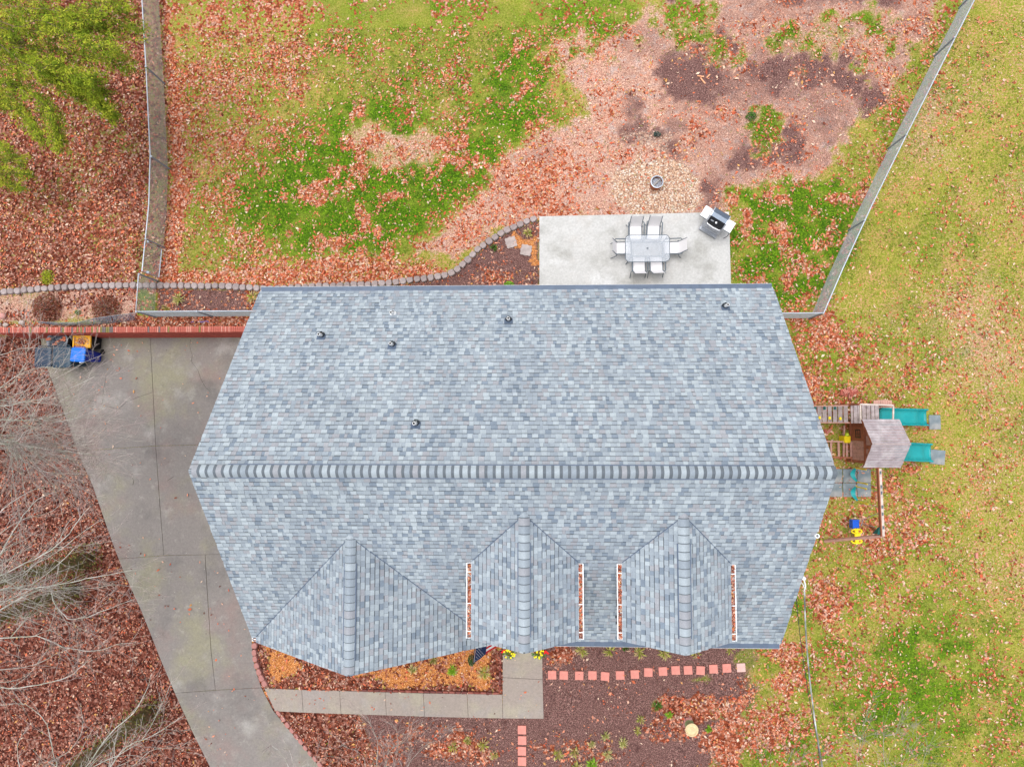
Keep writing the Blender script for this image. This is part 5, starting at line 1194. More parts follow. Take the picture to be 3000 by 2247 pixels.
# rocks by the wall end
for (u, v, r_, m, lb) in ((8, 926, .13, 'rockp', 'rounded pink rock at the left edge of the bed'), (64, 945, .11, 'rock', 'pale rounded rock near the end of the loose mesh'), (17, 952, .10, 'rock', 'pale rock above the brick cap, right of two touching'), (-4, 951, .10, 'rock', 'pale rock above the brick cap, left of two touching')):
    p = px(u, v, .06); mb = MB(); n_ = 10
    for i in range(1, 6):
        th = math.pi * i / 6
        for k in range(n_): a = 2 * math.pi * k / n_; rr_ = r_ * random.uniform(.88, 1.1); mb.v.append((p.x + rr_ * math.sin(th) * math.cos(a) * 1.1, p.y + rr_ * math.sin(th) * math.sin(a) * .9, p.z + rr_ * math.cos(th) * .75))
    for i in range(4):
        for k in range(n_): mb.f.append((i * n_ + k, (i + 1) * n_ + k, (i + 1) * n_ + (k + 1) % n_, i * n_ + (k + 1) % n_)); mb.c.append(None)
    mb.f.append(tuple(range(n_))); mb.c.append(None); single('rock', mb, M[m], lb, 'rock', smooth=True)
# split wood, pole, stick, cord
for (u0, v0, u1, v1, lb) in ((2043, 223, 2062, 226, 'split orange stick lying flat on the dark soil'), (2052, 229, 2066, 246, 'thick split orange stick pointing down on the dark soil'), (2070, 229, 2080, 219, 'short thin orange stick right of the others on the dark soil')):
    single('stick', MB().beam(px(u0, v0, .03), px(u1, v1, .03), .045, .03), M['wood_split'], lb, 'stick')
ptop, pbse = px(1168, 463, 1.9), px(1214, 531, 0)
pl = thing('garden_pole', 'slim pale green pole standing in the middle of the back lawn', 'pole', pbse); obj('shaft', MB().tube([pbse, ptop], .022, 8), M['polegreen'], pl); obj('cap', MB().lathe([(.001, .06), (.035, .03), (.03, -.02)], 10, ptop), M['cream'], pl)
single('stick', MB().tube([px(2927, 1757, .02), px(2950, 1773, .02)], .012, 6), M['twig'], 'bare grey stick lying on the far right lawn', 'stick')
single('cord', MB().tube([px(u, v, .03) for u, v in ((560, 944), (575, 941), (590, 944), (604, 941), (612, 943))], .01, 6), M['bluep'], 'short blue cord in the leaves above the brick wall', 'cord')
# service mast and overhead cables
mst = thing('service_mast', 'white service mast with weather head at the right gable end', 'mast', px(2353, 1693, 4.6))
mp = px(2353, 1693, 5.0); obj('conduit', MB().tube([(mp.x - .0, mp.y, 1.2), mp], .03, 8), M['galv'], mst); obj('weather_head', MB().lathe([(.03, -.05), (.06, 0), (.055, .07), (.02, .1), (.001, .1)], 12, mp), M['white'], mst)
obj('lead', MB().tube([mp + Vector((0, 0, .05)), px(2360, 1716, 4.95), px(2357, 1728, 4.8)], .02, 6), M['pvc'], mst); obj('lead', MB().tube([px(2344, 1703, 4.7), px(2353, 1712, 4.8), px(2356, 1722, 4.8)], .016, 6), M['pvc'], mst)
def sag(a, b, d, n=16): return [a.lerp(b, i / n) - Vector((0, 0, d * 4 * (i / n) * (1 - i / n))) for i in range(n + 1)]
single('overhead_cable', MB().tube(sag(px(2357, 1726, 4.8), px(2419, 2300, 5.4), .35) + sag(px(2419, 2300, 5.4), px(2440, 2700, 5.8), .1)[1:], .021, 6), M['cable'], 'thick twisted service cable running from the mast down the right of the photo', 'cable')
single('overhead_cable', MB().tube(sag(px(2333, 1752, 4.2), px(2395, 2170, 4.3), .2) + sag(px(2395, 2170, 4.3), px(2440, 2500, 5), .1)[1:], .010, 5), M['cablek'], 'thin dark cable running left of the thick service cable', 'cable')

# ------------------------------------------------------------------ small plants
GR = [(.30, .33, .04), (.42, .40, .09), (.22, .26, .04), (.52, .46, .19), (.48, .34, .16), (.40, .26, .15)]
def tuft(u, v, r_, n, label, cols=GR, group='grassy tufts in the beds', h=.22, wide=.012):
    p = pg(u, v, .05); mb = MB(); r_ *= .82; n = int(n * .8)
    for k in range(n):
        a = random.uniform(0, 6.283); L_b = r_ * random.uniform(.5, 1.1); d = Vector((math.cos(a), math.sin(a), 0)); e = Vector((-d.y, d.x, 0)) * wide; c = random.choice(cols); hh = h * random.uniform(.5, 1.1); o = p + d * .02 - Vector((0, 0, .05))
        q1 = o + d * L_b * .5 + Vector((0, 0, hh)); q2 = o + d * L_b + Vector((0, 0, hh * .7))
        mb.add([o - e, o + e, q1 + e, q1 - e], [(0, 1, 2, 3)], c); mb.add([q1 - e, q1 + e, q2], [(0, 1, 2)], c)
    single('grass_tuft', mb, M['blade'], label, 'plant', group)
for u, v, r_, n, lb in ((527, 878, .36, 60, 'large yellow green tuft in the dark bed right of the corner fence'), (742, 872, .36, 50, 'yellow green tuft against the left roof edge in the back bed'), (488, 905, .2, 30, 'small yellow green tuft at the left end of the dark back bed'),
                     (1547, 686, .25, 50, 'pale green spiky tuft in the bed near the patio corner'), (1447, 727, .2, 40, 'dark green tuft in the bed beside the curved edging'), (1210, 1959, .25, 36, 'straw coloured tuft in the orange bed under the front gable'),
                     (1325, 1961, .28, 50, 'bright green tuft in the orange bed left of the flag'), (1418, 1970, .36, 60, 'yellow green tuft in the orange bed below the flag'), (1270, 1932, .2, 40, 'green tuft half hidden under the front gable edge'),
                     (1704, 1904, .34, 50, 'yellow tuft under the eave between the dormers, left end'), (1786, 1906, .32, 50, 'yellow tuft under the eave between the dormers, second'), (1873, 1909, .34, 50, 'spiky yellow green tuft under the eave between the dormers, third'),
                     (1946, 1911, .32, 50, 'yellow tuft at the left flank of the right dormer front'), (2038, 1911, .26, 40, 'yellow tuft at the right flank of the right dormer front'), (2138, 1899, .3, 40, 'yellow tuft under the eave right of the last dormer'), (1832, 1898, .16, 30, 'small dark green tuft tucked under the front gutter'),
                     (1773, 2153, .24, 40, 'straw tuft in the middle of the front mulch'), (1732, 2175, .2, 36, 'small yellow tuft left of the straw tuft in the front mulch'), (1825, 2172, .28, 44, 'tall yellow tuft right of the straw tuft in the front mulch'), (1684, 2200, .26, 44, 'pale green tuft near the bottom of the front mulch'),
                     (1780, 2209, .28, 44, 'green and straw tuft below the middle of the front mulch'), (1735, 2236, .32, 50, 'bright green tuft at the bottom edge of the mulch'), (1636, 2208, .28, 44, 'yellow tuft in leaves right of the short paver line'), (1447, 2209, .22, 40, 'yellow green tuft left of the short paver line'),
                     (1415, 2178, .3, 50, 'long bladed tuft above the one left of the short pavers'), (1328, 2185, .26, 40, 'green tuft among leaves left of the short paver line'), (1370, 2167, .2, 40, 'yellow tuft highest among the leaves below the walk'), (1690, 2243, .3, 50, 'yellow tuft cut by the bottom edge of the photo'),
                     (2075, 2132, .18, 40, 'bright green tuft right of the cream dish'), (1958, 2090, .2, 40, 'bright green tuft in the leaf patch left of the pedestal'), (1924, 2064, .24, 50, 'dark green tuft at the left end of the leaf patch'), (1867, 2136, .2, 40, 'green tuft left of the cream dish in bare mulch'), (1876, 2103, .22, 40, 'olive tuft at the left of the leaf patch')):
    cols = [(.05, .12, .015), (.08, .17, .02)] if 'dark green' in lb else ([(.16, .34, .02), (.24, .42, .03)] if 'bright green' in lb else ([(.55, .47, .25), (.45, .42, .16), (.3, .32, .08)] if 'straw' in lb else GR))
    tuft(u, v, r_, n, lb, cols)
def shrub(u, v, z0, rx, ry_, h, n, cols, label, name='shrub', leafm='blade', sz=.05, group=None, stems=True):
    p = pg(u, v, h * .6); b = Vector((p.x, p.y, float(zg(p.x, p.y)))); t = thing(name, label, 'shrub', b, group); mb = MB(); st = MB()
    for k in range(n):
        a = random.uniform(0, 6.283); r_ = random.random() ** .6; zz = h * (1 - .75 * r_ * r_) * random.uniform(.35, 1.05); c = Vector((rx * r_ * math.cos(a), ry_ * r_ * math.sin(a), zz)); d = Vector((random.uniform(-1, 1), random.uniform(-1, 1), random.uniform(-.3, .8))).normalized() * sz * random.uniform(.6, 1.3); e = d.cross(Vector((random.uniform(-1, 1), random.uniform(-1, 1), 1))).normalized() * sz * .35; col = random.choice(cols); mb.add([c - d * .5, c + e, c + d * .5, c - e], [(0, 1, 2, 3)], col)
    if stems:
        for k in range(26): a = random.uniform(0, 6.283); r_ = random.uniform(.3, 1); st.tube([(0, 0, 0), (rx * r_ * .4 * math.cos(a), ry_ * r_ * .4 * math.sin(a), h * .5), (rx * r_ * math.cos(a + .3), ry_ * r_ * math.sin(a + .3), h * (1 - .5 * r_))], [.008, .005, .002], 3, cap=False)
        obj('stems', st, M['twig'], t, local=True)
    obj('foliage', mb, M[leafm], t, local=True); return t
RB = [(.13, .03, .018), (.20, .05, .03), (.08, .022, .014), (.27, .085, .05), (.11, .06, .015)]
shrub(121, 900, 0, .52, .58, .7, 1500, RB, 'rust brown bushy shrub at the left of the tan bed', leafm='redtwig'); shrub(298, 902, 0, .52, .52, .6, 1300, RB, 'rust brown bushy shrub left of the corner fence post', leafm='redtwig')
BG = [(.14, .34, .015), (.22, .42, .03), (.09, .25, .01)]
shrub(1490, 834, 0, .2, .16, .35, 260, BG, 'bright green leafy plant against the rear gutter', sz=.045)
shrub(135, 812, 0, .28, .3, .18, 420, [(.24, .29, .01), (.33, .36, .02), (.15, .2, .01)], 'yellow green mossy mound above the left stone edging', sz=.05, stems=False)
shrub(1380, 1938, 0, .13, .2, .45, 260, [(.02, .06, .012), (.045, .10, .02)], 'small dark green bush beside the flag', sz=.045)
shrub(225, 915, 0, .1, .1, .2, 90, [(.05, .16, .02), (.1, .22, .03)], 'tiny green sprig between the two rust shrubs', sz=.04)
shrub(2203, 338, 0, .2, .16, .25, 240, [(.03, .10, .012), (.08, .17, .02)], 'dark green weed clump in the bare reddish ground', sz=.05)
shrub(1926, 392, 0, .14, .1, .15, 120, [(.03, .055, .05), (.05, .08, .06)], 'blue grey weed clump above the gravel ring', sz=.05)

# ------------------------------------------------------------------ trees
def wander(p, d, L, n, jit, bend=0):
    pts = [Vector(p)]; d = Vector(d).normalized()
    for i in range(n):
        d = (d + Vector((random.gauss(0, jit), random.gauss(0, jit), random.gauss(0, jit) + bend))).normalized(); pts.append(pts[-1] + d * (L / n))
    return pts
def spray(mb, tw, path, r0, depth, dens=1.0, rmin=.0034):
    """branch along a path with side shoots, thinner every order"""
    n = len(path); rad = [max(rmin, r0 * (1 - .8 * i / (n - 1))) for i in range(n)]
    (mb if r0 > .0075 else tw).tube(path, rad, 5 if r0 > .02 else 3, cap=False)
    if depth == 0: return
    tot = sum((b - a).length for a, b in zip(path, path[1:])); k = max(2, int(tot * (3.3 if depth > 1 else 3.4) * dens))
    for j in range(k):
        f_ = random.uniform(.12, .98) * (n - 1); i = min(int(f_), n - 2); p = path[i].lerp(path[i + 1], f_ - i); d = (path[i + 1] - path[i]).normalized()
        side = d.cross(Vector((random.gauss(0, 1), random.gauss(0, 1), random.gauss(0, 1)))).normalized(); nd = (d * random.uniform(.7, 1.3) + side * random.uniform(.35, .9) + Vector((0, 0, .22))).normalized()
        L = tot * random.uniform(.15, .40) * (1 - .45 * f_ / (n - 1)); r1 = max(rmin, rad[i] * random.uniform(.4, .62))
        if L > .15: spray(mb, tw, wander(p, nd, L, 5 if depth > 1 else 4, .14, .02), r1, depth - 1, dens, rmin)
def smooth_path(pts, sub=3):
    out = []
    for i in range(len(pts) - 1):
        p0, p1, p2, p3 = pts[max(i - 1, 0)], pts[i], pts[i + 1], pts[min(i + 2, len(pts) - 1)]
        for s in range(sub):
            t = s / sub; out.append(.5 * ((2 * p1) + (p2 - p0) * t + (2 * p0 - 5 * p1 + 4 * p2 - p3) * t * t + (3 * p1 - p0 - 3 * p2 + p3) * t ** 3))
    out.append(pts[-1]); return [q + Vector((random.gauss(0, .012), random.gauss(0, .012), 0)) for q in out]
def bare_tree(label, base_uv, trunk_h, trunk_r, lean, limbs, dens=1.0, trunk_m='barkm', depth=3):
    dens *= 1.35; trunk_r *= .72
    b = pg(*base_uv); t = thing('bare_tree', label, 'tree', b, 'bare trees beyond the driveway'); tp = b + Vector((lean[0], lean[1], trunk_h)); n = 8
    path = [b - Vector((0, 0, .1))] + [b.lerp(tp, (i + 1) / n) + Vector((random.gauss(0, .05), random.gauss(0, .05), 0)) for i in range(n)]
    rad = [trunk_r * (1.35 if i == 0 else 1 - .75 * i / n) for i in range(n + 1)]; mb = MB().tube(path, rad, 12); obj('trunk', mb, M[trunk_m], t, smooth=True)
    if trunk_m == 'barkm':      # moss and ivy on the trunk, thinning upward
        ms = MB()
        for k_ in range(2200):
            f_ = random.random() ** 1.6 * .6; q_ = b.lerp(tp, f_); a_ = random.uniform(0, 6.283); rr_ = trunk_r * (1.25 - .9 * f_) * random.uniform(.9, 1.5) + .32 * random.random() ** 4 + (.35 * random.random() ** 2 if f_ < .08 else 0)
            c_ = q_ + Vector((math.cos(a_) * rr_, math.sin(a_) * rr_, random.uniform(-.1, .1))); d_ = Vector((random.gauss(0, 1), random.gauss(0, 1), random.gauss(0, .8))).normalized() * random.uniform(.03, .075); e_ = d_.cross(Vector((random.gauss(0, 1), random.gauss(0, 1), random.gauss(0, 1)))).normalized() * .022
            ms.add([c_ - d_, c_ + e_, c_ + d_, c_ - e_], [(0, 1, 2, 3)], random.choice([(.12, .12, .02), (.16, .16, .035), (.10, .085, .03), (.20, .18, .05), (.22, .11, .06), (.2, .08, .05)]))
        obj('moss', ms, M['needle'], t, kind='stuff')
    tw = MB()
    for (pts, z0, z1, r0) in limbs:
        m = len(pts); q = [px(u, v, z0 + (z1 - z0) * i / (m - 1)) for i, (u, v) in enumerate(pts)]
        az = max(b.z + .6, q[0].z - .5 * (q[0] - b.lerp(tp, min(1, (q[0].z - b.z) / trunk_h))).to_2d().length); f_ = min(.97, (az - b.z) / trunk_h); k = min(int(f_ * n) + 1, n - 1); root = path[k].lerp(path[k + 1], max(0, min(1, f_ * n - int(f_ * n))))
        br = MB(); r0 *= .82; spray(br, tw, smooth_path([root, root.lerp(q[0], .55) + Vector((0, 0, .15))] + q), r0, depth, dens); obj('branch', br, M['bark'], t)
    obj('twigs', tw, M['twig'], t, kind='stuff'); return t
bare_tree('pale bare tree reaching toward the bins from the left edge', (-60, 1168), 9, .22, (-1.2, .2), [
    ([(0, 1188), (58, 1179), (96, 1172), (155, 1160), (209, 1137), (279, 1102)], 4.4, 5.4, .034), ([(70, 1178), (129, 1180), (175, 1186), (221, 1175)], 4.8, 5.4, .018),
    ([(-20, 1150), (0, 1137), (54, 1100), (120, 1075), (190, 1085)], 4.6, 5.2, .026), ([(-20, 1047), (0, 1041), (70, 1020), (150, 1022)], 4.4, 4.9, .022), ([(0, 1137), (70, 1075), (80, 1029), (95, 1000)], 5, 5.4, .016), ([(0, 1172), (60, 1150), (160, 1112), (250, 1060), (290, 1045)], 4.4, 5.2, .016)], .6)
bare_tree('densely branched bare tree in the middle of the left edge', (-40, 1290), 11, .3, (-1.5, -.1), [
    ([(0, 1230), (60, 1232), (107, 1229), (151, 1221), (189, 1214), (230, 1196)], 5.2, 6, .034), ([(0, 1248), (46, 1247), (90, 1249), (149, 1269), (190, 1280)], 5, 5.6, .024), ([(0, 1291), (50, 1297), (100, 1309), (149, 1318), (229, 1327), (289, 1339)], 5.2, 6, .042),
    ([(0, 1275), (80, 1279), (170, 1265), (240, 1262), (275, 1250)], 5, 5.8, .022), ([(0, 1288), (30, 1297), (50, 1329), (80, 1359), (127, 1381), (195, 1387), (270, 1392)], 5, 5.6, .032), ([(40, 1300), (80, 1303), (150, 1338), (200, 1377), (245, 1386)], 5.2, 5.8, .022), ([(0, 1310), (60, 1320), (120, 1345), (180, 1352), (250, 1352)], 5, 5.6, .02), ([(0, 1300), (90, 1306), (160, 1306), (235, 1306), (280, 1298)], 5.4, 6, .022)], .95)
bare_tree('bare tree with a mossy trunk below the driveway joint', (262, 1640), 12, .28, (-1.6, .3), [
    ([(-10, 1640), (0, 1625), (40, 1555), (83, 1491), (125, 1455), (163, 1440)], 4.5, 5.4, .034), ([(-10, 1692), (0, 1687), (75, 1650), (145, 1614), (203, 1563), (240, 1510), (264, 1484)], 4.6, 5.6, .036), ([(36, 1694), (110, 1650), (181, 1607), (240, 1560), (300, 1520)], 4.4, 5.2, .026), ([(60, 1720), (127, 1690), (217, 1607), (270, 1595), (340, 1581)], 4.4, 5.2, .024), ([(0, 1500), (60, 1455), (110, 1430), (170, 1420)], 5, 5.4, .022), ([(0, 1560), (70, 1520), (150, 1500), (210, 1440)], 5, 5.4, .018)], 1.0)
bare_tree('bare tree with a wide spray of limbs low on the left', (215, 1732), 11, .26, (-1.6, -.4), [
    ([(0, 1727), (70, 1725), (134, 1719), (190, 1708), (253, 1693), (330, 1682), (401, 1668)], 4.6, 5.4, .036), ([(100, 1722), (134, 1719), (230, 1725), (325, 1715), (434, 1722)], 4.6, 5.4, .022), ([(134, 1719), (155, 1758), (188, 1802), (231, 1813), (325, 1780), (394, 1755)], 4.6, 5.2, .03), ([(0, 1870), (60, 1866), (108, 1863), (188, 1896), (275, 1907), (343, 1888), (398, 1881)], 4.2, 5, .03), ([(0, 1760), (80, 1775), (150, 1800), (240, 1840), (320, 1880)], 4.2, 4.8, .022), ([(0, 2011), (83, 2011), (181, 1990), (230, 1960), (268, 1925)], 4, 4.8, .03), ([(0, 1960), (100, 1945), (190, 1905), (260, 1880)], 4.2, 4.8, .02)], .95)
bare_tree('bare tree with a mossy trunk at the bottom left corner', (445, 2080), 11, .27, (-1.2, -1), [
    ([(300, 2270), (325, 2243), (372, 2185), (452, 2153), (539, 2095)], 4.4, 5.2, .036), ([(240, 2262), (253, 2247), (315, 2156), (390, 2087), (425, 2030), (445, 1968)], 4.4, 5.2, .032), ([(380, 2190), (427, 2149), (470, 2070), (503, 1993)], 4.8, 5.4, .022), ([(165, 2250), (155, 2207), (137, 2120), (72, 2062), (0, 2066)], 4.4, 4.8, .026), ([(120, 2250), (200, 2200), (240, 2140), (235, 2060)], 4.4, 4.8, .022), ([(380, 2250), (440, 2200), (500, 2190), (560, 2205)], 4.2, 4.8, .018), ([(60, 2250), (50, 2180), (90, 2120)], 4.4, 4.8, .02)], 1.0)
bare_tree('leafless sapling tops rising at the bottom edge below the walk', (1120, 2420), 3.2, .07, (.1, .9), [
    ([(1101, 2262), (1105, 2176), (1090, 2130), (1074, 2095)], 2.6, 3.2, .016), ([(1130, 2262), (1140, 2200), (1190, 2165), (1215, 2100)], 2.6, 3.2, .016), ([(1185, 2262), (1215, 2215), (1270, 2160), (1300, 2120)], 2.6, 3.2, .014), ([(1070, 2262), (1060, 2210), (1000, 2180)], 2.5, 3, .012), ([(1150, 2262), (1165, 2190), (1160, 2120)], 2.5, 3, .012)], 1.1, 'bark', 2)
bare_tree('small pale bare sapling overhanging the driveway at the bottom', (850, 2400), 3, .06, (0, .7), [
    ([(850, 2262), (825, 2210), (800, 2185), (790, 2185)], 2.4, 2.8, .014), ([(860, 2262), (850, 2205), (830, 2165)], 2.4, 2.8, .012), ([(905, 2262), (960, 2215), (1000, 2220)], 2.4, 2.8, .012)], 1.0, 'bark', 2)
bare_tree('thin bare sapling tops over the lawn at the bottom right', (2590, 2440), 4, .07, (0, .9), [
    ([(2512, 2262), (2524, 2166), (2540, 2130), (2551, 2107)], 3, 3.6, .012), ([(2598, 2262), (2590, 2166), (2625, 2146), (2649, 2100)], 3, 3.6, .014), ([(2700, 2262), (2715, 2200), (2740, 2150)], 3, 3.4, .010), ([(2640, 2262), (2660, 2200), (2690, 2165)], 3, 3.4, .010)], 1.0, 'bark', 2)
bare_tree('faint bare sapling tops beside the cable at the bottom', (2320, 2430), 3.6, .05, (0, .8), [([(2300, 2262), (2315, 2220), (2320, 2200)], 2.8, 3.2, .010), ([(2395, 2262), (2420, 2190), (2440, 2175)], 2.8, 3.2, .008), ([(2240, 2262), (2230, 2200)], 2.8, 3.2, .008)], 1.0, 'bark', 2)
# evergreen in the top left corner
def evergreen(label, base, boughs, n_per=1.0):
    b = px(*base, 0); t = thing('evergreen_tree', label, 'tree', b); obj('trunk', MB().tube([b, b + Vector((-.3, .2, 5)), b + Vector((-.5, .3, 10))], [.22, .16, .06], 10), M['barkm'], t)
    mb = MB(); br = MB(); tr = [b, b + Vector((-.5, .3, 10))]
    GC = [(.12, .165, .008), (.18, .215, .012), (.085, .125, .006), (.24, .25, .02), (.055, .08, .005)]
    for (pts, z0, z1, wd) in boughs:
        m = len(pts); q = [px(u, v, z0 + (z1 - z0) * i / (m - 1)) for i, (u, v) in enumerate(pts)]; root = tr[0].lerp(tr[1], min(.95, z0 / 10)); path = smooth_path([root] + q, 5)
        br.tube(path, [max(.004, .02 * (1 - i / len(path))) for i in range(len(path))], 4, cap=False)
        for i in range(3, len(path)):
            f_ = i / len(path); w = wd * (1 - .35 * f_) * random.uniform(.7, 1.15)
            for k in range(int(13 * n_per)):
                c = path[i] + Vector((random.gauss(0, w * .5), random.gauss(0, w * .5), random.gauss(-.1, .18))); dr = (path[i] - path[i - 1]).normalized() + Vector((random.gauss(0, .5), random.gauss(0, .5), random.gauss(-.1, .25))); dr.normalize(); col = random.choice(GC)
                for s in range(15):
                    o = c + dr * random.uniform(-.14, .14) + Vector((random.gauss(0, .045), random.gauss(0, .045), random.gauss(0, .03))); d = (dr + Vector((random.gauss(0, .7), random.gauss(0, .7), random.gauss(0, .4)))).normalized() * random.uniform(.06, .13); e = d.cross(Vector((random.gauss(0, .4), random.gauss(0, .4), 1))).normalized() * .021; kk = random.uniform(.95, 1.75)
                    mb.add([o - e, o + d * .5 + e * .3, o + d, o + d * .4 - e], [(0, 1, 2, 3)], tuple(q_ * kk for q_ in col))
    obj('limbs', br, M['barkm'], t); obj('crown', mb, M['needle'], t); return t
evergreen('olive green evergreen with feathery boughs in the top left corner', (60, 130), [
    ([(-60, -10), (60, 20), (180, 30), (290, 20), (360, 10)], 6, 6.4, .55), ([(-40, 60), (80, 90), (200, 90), (300, 85), (395, 80)], 5.6, 6, .5), ([(-40, 120), (60, 140), (180, 150), (280, 170), (370, 185)], 5.2, 5.6, .5), ([(-40, 160), (60, 190), (150, 220), (240, 250), (300, 280)], 5, 5.2, .5),
    ([(-40, 210), (40, 250), (120, 300), (150, 360), (160, 425)], 4.8, 5, .36), ([(0, 60), (120, 60), (240, 120), (330, 140)], 6.2, 6.6, .5), ([(-60, 250), (0, 290), (60, 330), (110, 400)], 4.6, 4.8, .36), ([(60, 180), (150, 190), (220, 225), (280, 235)], 5.6, 5.8, .4), ([(140, 230), (220, 260), (290, 310), (320, 335)], 4.6, 4.6, .28), ([(120, 20), (230, 60), (310, 40)], 6, 6.4, .4)], 1.0)
evergreen('small olive evergreen cut by the left edge of the photo', (-20, 500), [([(-60, 480), (0, 470), (60, 460)], 2.2, 2.4, .3), ([(-60, 520), (0, 530), (50, 545)], 2.2, 2.2, .3), ([(-50, 500), (10, 500), (75, 510)], 2.4, 2.4, .25), ([(-30, 420), (20, 440)], 2.4, 2.4, .25)], .6)

# ------------------------------------------------------------------ fallen leaves and grass blades (uncountable: one object each)
def outside(x, y):
    """ground that leaves and grass may lie on"""
    u, v = proj(x, y, zg(x, y))
    pat = (u > 1582) & (u < 2140) & (v > 624) & (v < 900); wk = ((u > 1474) & (u < 1592) & (v > 1850) & (v < 2104)) | ((u > 790) & (u < 1474) & (v > 2020 + (u - 790) * .02) & (v < 2084 + (u - 810) * .032))
    hs_ = (x > wx0 - .1) & (x < wx1) & (y > wy0) & (y < wy1)
    le = np.interp(v, [985, 1060, 1110, 1194, 1292, 1415, 1582, 1675, 1795, 1932, 2030, 2145, 2247, 2420], [118, 130, 150, 181, 217, 268, 326, 360, 416, 470, 512, 564, 615, 700])
    re_ = np.interp(v, [1860, 1930, 1972, 2014, 2080, 2141, 2200, 2247, 2420], [745, 745, 755, 768, 802, 850, 900, 938, 1090])
    dv = (u > le) & (u < re_) & (v > 985)
    wa = (y < YW_N + .02) & (y > YW_S - .05) & (x < -7)
    return u, v, ~(pat | wk | hs_ | dv | wa), dv | wk
def scatter_mesh(name, verts, faces, cols, nper, m, label=None):
    me = bpy.data.meshes.new(name); nv = len(verts); me.vertices.add(nv); me.vertices.foreach_set('co', verts.astype('f').ravel()); me.loops.add(faces.size); me.loops.foreach_set('vertex_index', faces.ravel().astype('i'))
    k = faces.shape[1]; me.polygons.add(len(faces)); me.polygons.foreach_set('loop_start', np.arange(0, faces.size, k, dtype='i')); me.polygons.foreach_set('loop_total', np.full(len(faces), k, 'i'))
    a = me.color_attributes.new('Col', 'FLOAT_COLOR', 'POINT'); a.data.foreach_set('color', np.concatenate([cols, np.ones((nv, 1))], 1).astype('f').ravel()); me.update(); me.materials.append(m)
    o = link(name, me); tag(o, label, None, None, 'stuff'); return o
LEAFC = np.array([(.12, .030, .018), (.20, .055, .032), (.30, .105, .07), (.40, .20, .15), (.46, .085, .038), (.60, .155, .075), (.62, .25, .155), (.62, .37, .27), (.58, .30, .10), (.66, .48, .36)])
def leaf_geo(x, y, z, size, tone):
    n = len(x); a = rng.random(n) * 6.283; tl = rng.normal(0, .35, (n, 2)); L = size * np.clip(rng.lognormal(-.12, .38, n), .4, 2.0); W_ = L * rng.uniform(.35, .6, n)
    ca, sa = np.cos(a), np.sin(a); d = np.stack([ca, sa, tl[:, 0]], 1); e = np.stack([-sa, ca, tl[:, 1]], 1); c = np.stack([x, y, z], 1)
    cu = rng.uniform(-.012, .022, n)[:, None] * np.array([0, 0, 1.])
    v = np.stack([c - d * L[:, None] / 2 + cu, c + e * W_[:, None] / 2 - d * L[:, None] * .05, c + d * L[:, None] / 2 + cu, c - e * W_[:, None] / 2 - d * L[:, None] * .05], 1).reshape(-1, 3)
    f = np.arange(4 * n).reshape(-1, 4); p = rng.random(n); t = np.clip(tone + rng.normal(0, .18, n), 0, 1)
    idx = np.where(p > t, rng.integers(0, 4, n), np.choose(rng.integers(0, 8, n), [4, 5, 5, 6, 6, 7, 8, 9])); col = LEAFC[idx] * rng.uniform(.8, 1.2, n)[:, None]
    return v, f, np.repeat(col, 4, 0)
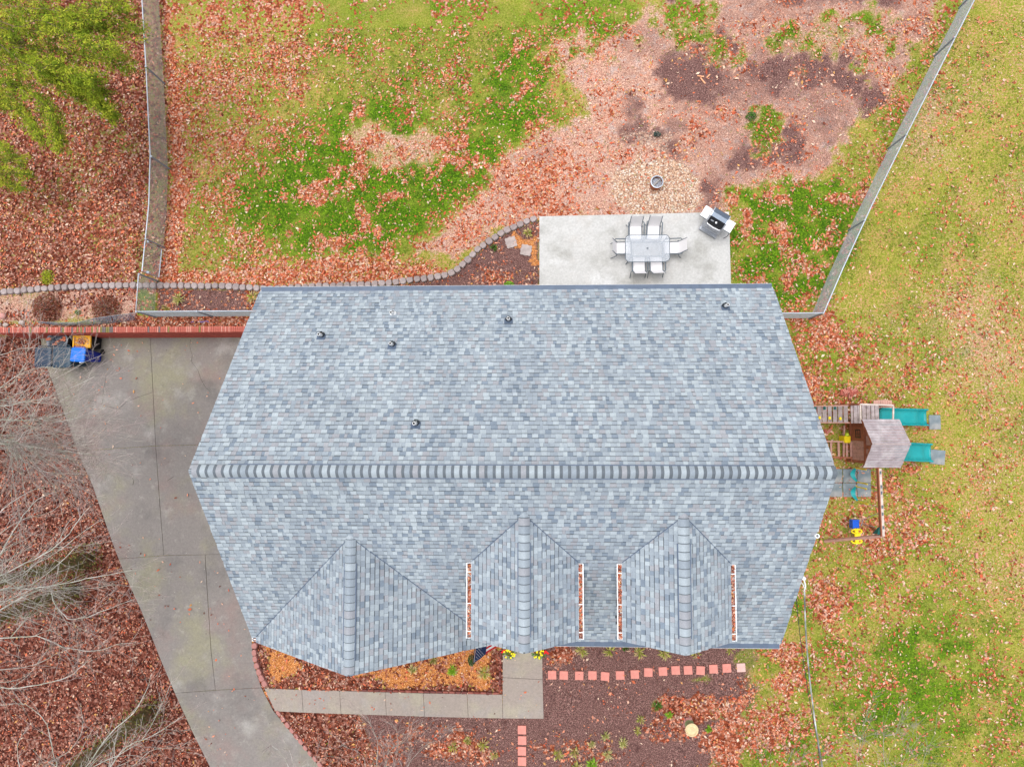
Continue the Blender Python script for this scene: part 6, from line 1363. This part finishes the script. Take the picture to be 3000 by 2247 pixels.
def leaves():
    N = 420000; x = rng.uniform(-21, 20, N); y = rng.uniform(-15, 15, N); u, v, ok, hard = outside(x, y)
    f = fields(u, v); nz = fbm(u, v, 22, 31, 3); pr = np.clip(f['leaf'], 0, 1) ** 1.25 * .78 * np.clip((nz - .28) * 3.2, .15, 1.5) + .05 * (1 - np.clip(f['gravel'] + f['gold'] + f['mulch'], 0, 1)); keep = ok & (rng.random(N) < pr)
    edge = hard & (rng.random(N) < .008 * np.where(fbm(u, v, 90, 77, 3) > .52, 2.2, .35)); keep |= edge
    x, y = x[keep], y[keep]; z = zg(x, y) + .02 + rng.random(len(x)) * .03; z = np.where(edge[keep], z + .03, z)
    tn_ = f['tone'][keep]; V, F_, C = leaf_geo(x, y, z, np.where(tn_ < .40, .068, .086), f['tone'][keep]); scatter_mesh('fallen_leaves', V, F_, C, 4, M['leaf'])
    gx, gy, gz = [], [], []
    for (xc, y0, y1, zz, w) in gl:
        n_ = int((y1 - y0) * 260); yy = rng.uniform(y0 + .02, y1 - .02, n_); gap = (xc > 3 - .9) & (xc < 3) & (yy < y0 + .42); gx.append(xc + rng.uniform(-w * .42, w * .42, n_)); gy.append(yy); gz.append(zz + rng.uniform(-.03, .03, n_))
    a, b = yt.location, (tw, td); n_ = 170; gx.append(a.x - .02 + rng.normal(0, b[0] * .19, n_).clip(-b[0] * .38, b[0] * .38)); gy.append(a.y + rng.normal(0, b[1] * .2, n_).clip(-b[1] * .38, b[1] * .38)); gz.append(a.z + .70 + rng.uniform(0, .03, n_))
    a = can.location; n_ = 70; t_ = rng.uniform(-.2, .25, n_); gx.append(a.x + t_); gy.append(a.y + t_ * .6 - .03 + rng.normal(0, .03, n_)); gz.append(a.z + .82 + rng.uniform(0, .03, n_))
    gx, gy, gz = map(np.concatenate, (gx, gy, gz)); V, F_, C = leaf_geo(gx, gy, gz, .06, np.full(len(gx), .4)); scatter_mesh('gutter_leaves', V, F_, C, 4, M['leaf'])
leaves()
def grass():
    N = 330000; x = rng.uniform(-21, 20, N); y = rng.uniform(-15, 15, N); u, v, ok, _ = outside(x, y); f = fields(u, v); nz = fbm(u, v, 30, 41, 3)
    pr = np.clip(f['green'] * .55 + .25 + (nz - .5), 0, 1) * np.clip(1.05 - f['tan'], 0, 1) * np.clip(1 - f['mulch'] * 1.1, 0, 1) * np.clip(1.1 - f['leaf'], .05, 1) * (1 - np.clip(f['gold'], 0, 1)); keep = ok & (rng.random(N) < pr)
    x, y, g = x[keep], y[keep], np.clip(f['green'][keep] + (nz[keep] - .5) * 1.2 + rng.normal(0, .15, keep.sum()), 0, 1); n = len(x); z = zg(x, y)
    K = 3; x = np.repeat(x, K) + rng.normal(0, .02, n * K); y = np.repeat(y, K) + rng.normal(0, .02, n * K); z = np.repeat(z, K); g = np.repeat(g, K); n *= K
    a = rng.random(n) * 6.283; h = rng.uniform(.03, .075, n); ln = rng.uniform(.03, .08, n); w = rng.uniform(.005, .010, n); ca, sa = np.cos(a), np.sin(a)
    b0 = np.stack([x + sa * w, y - ca * w, z], 1); b1 = np.stack([x - sa * w, y + ca * w, z], 1); tp = np.stack([x + ca * ln, y + sa * ln, z + h], 1); V = np.stack([b0, b1, tp], 1).reshape(-1, 3)
    dry = np.array([.33, .28, .055]); mid = np.array([.165, .235, .014]); lush = np.array([.045, .135, .005]); t = g[:, None]
    c = np.where(t < .5, dry + (mid - dry) * t * 2, mid + (lush - mid) * (t - .5) * 2) * rng.uniform(.7, 1.35, n)[:, None]
    scatter_mesh('grass', V, np.arange(3 * n).reshape(-1, 3), np.repeat(c, 3, 0), 3, M['blade'])
grass()
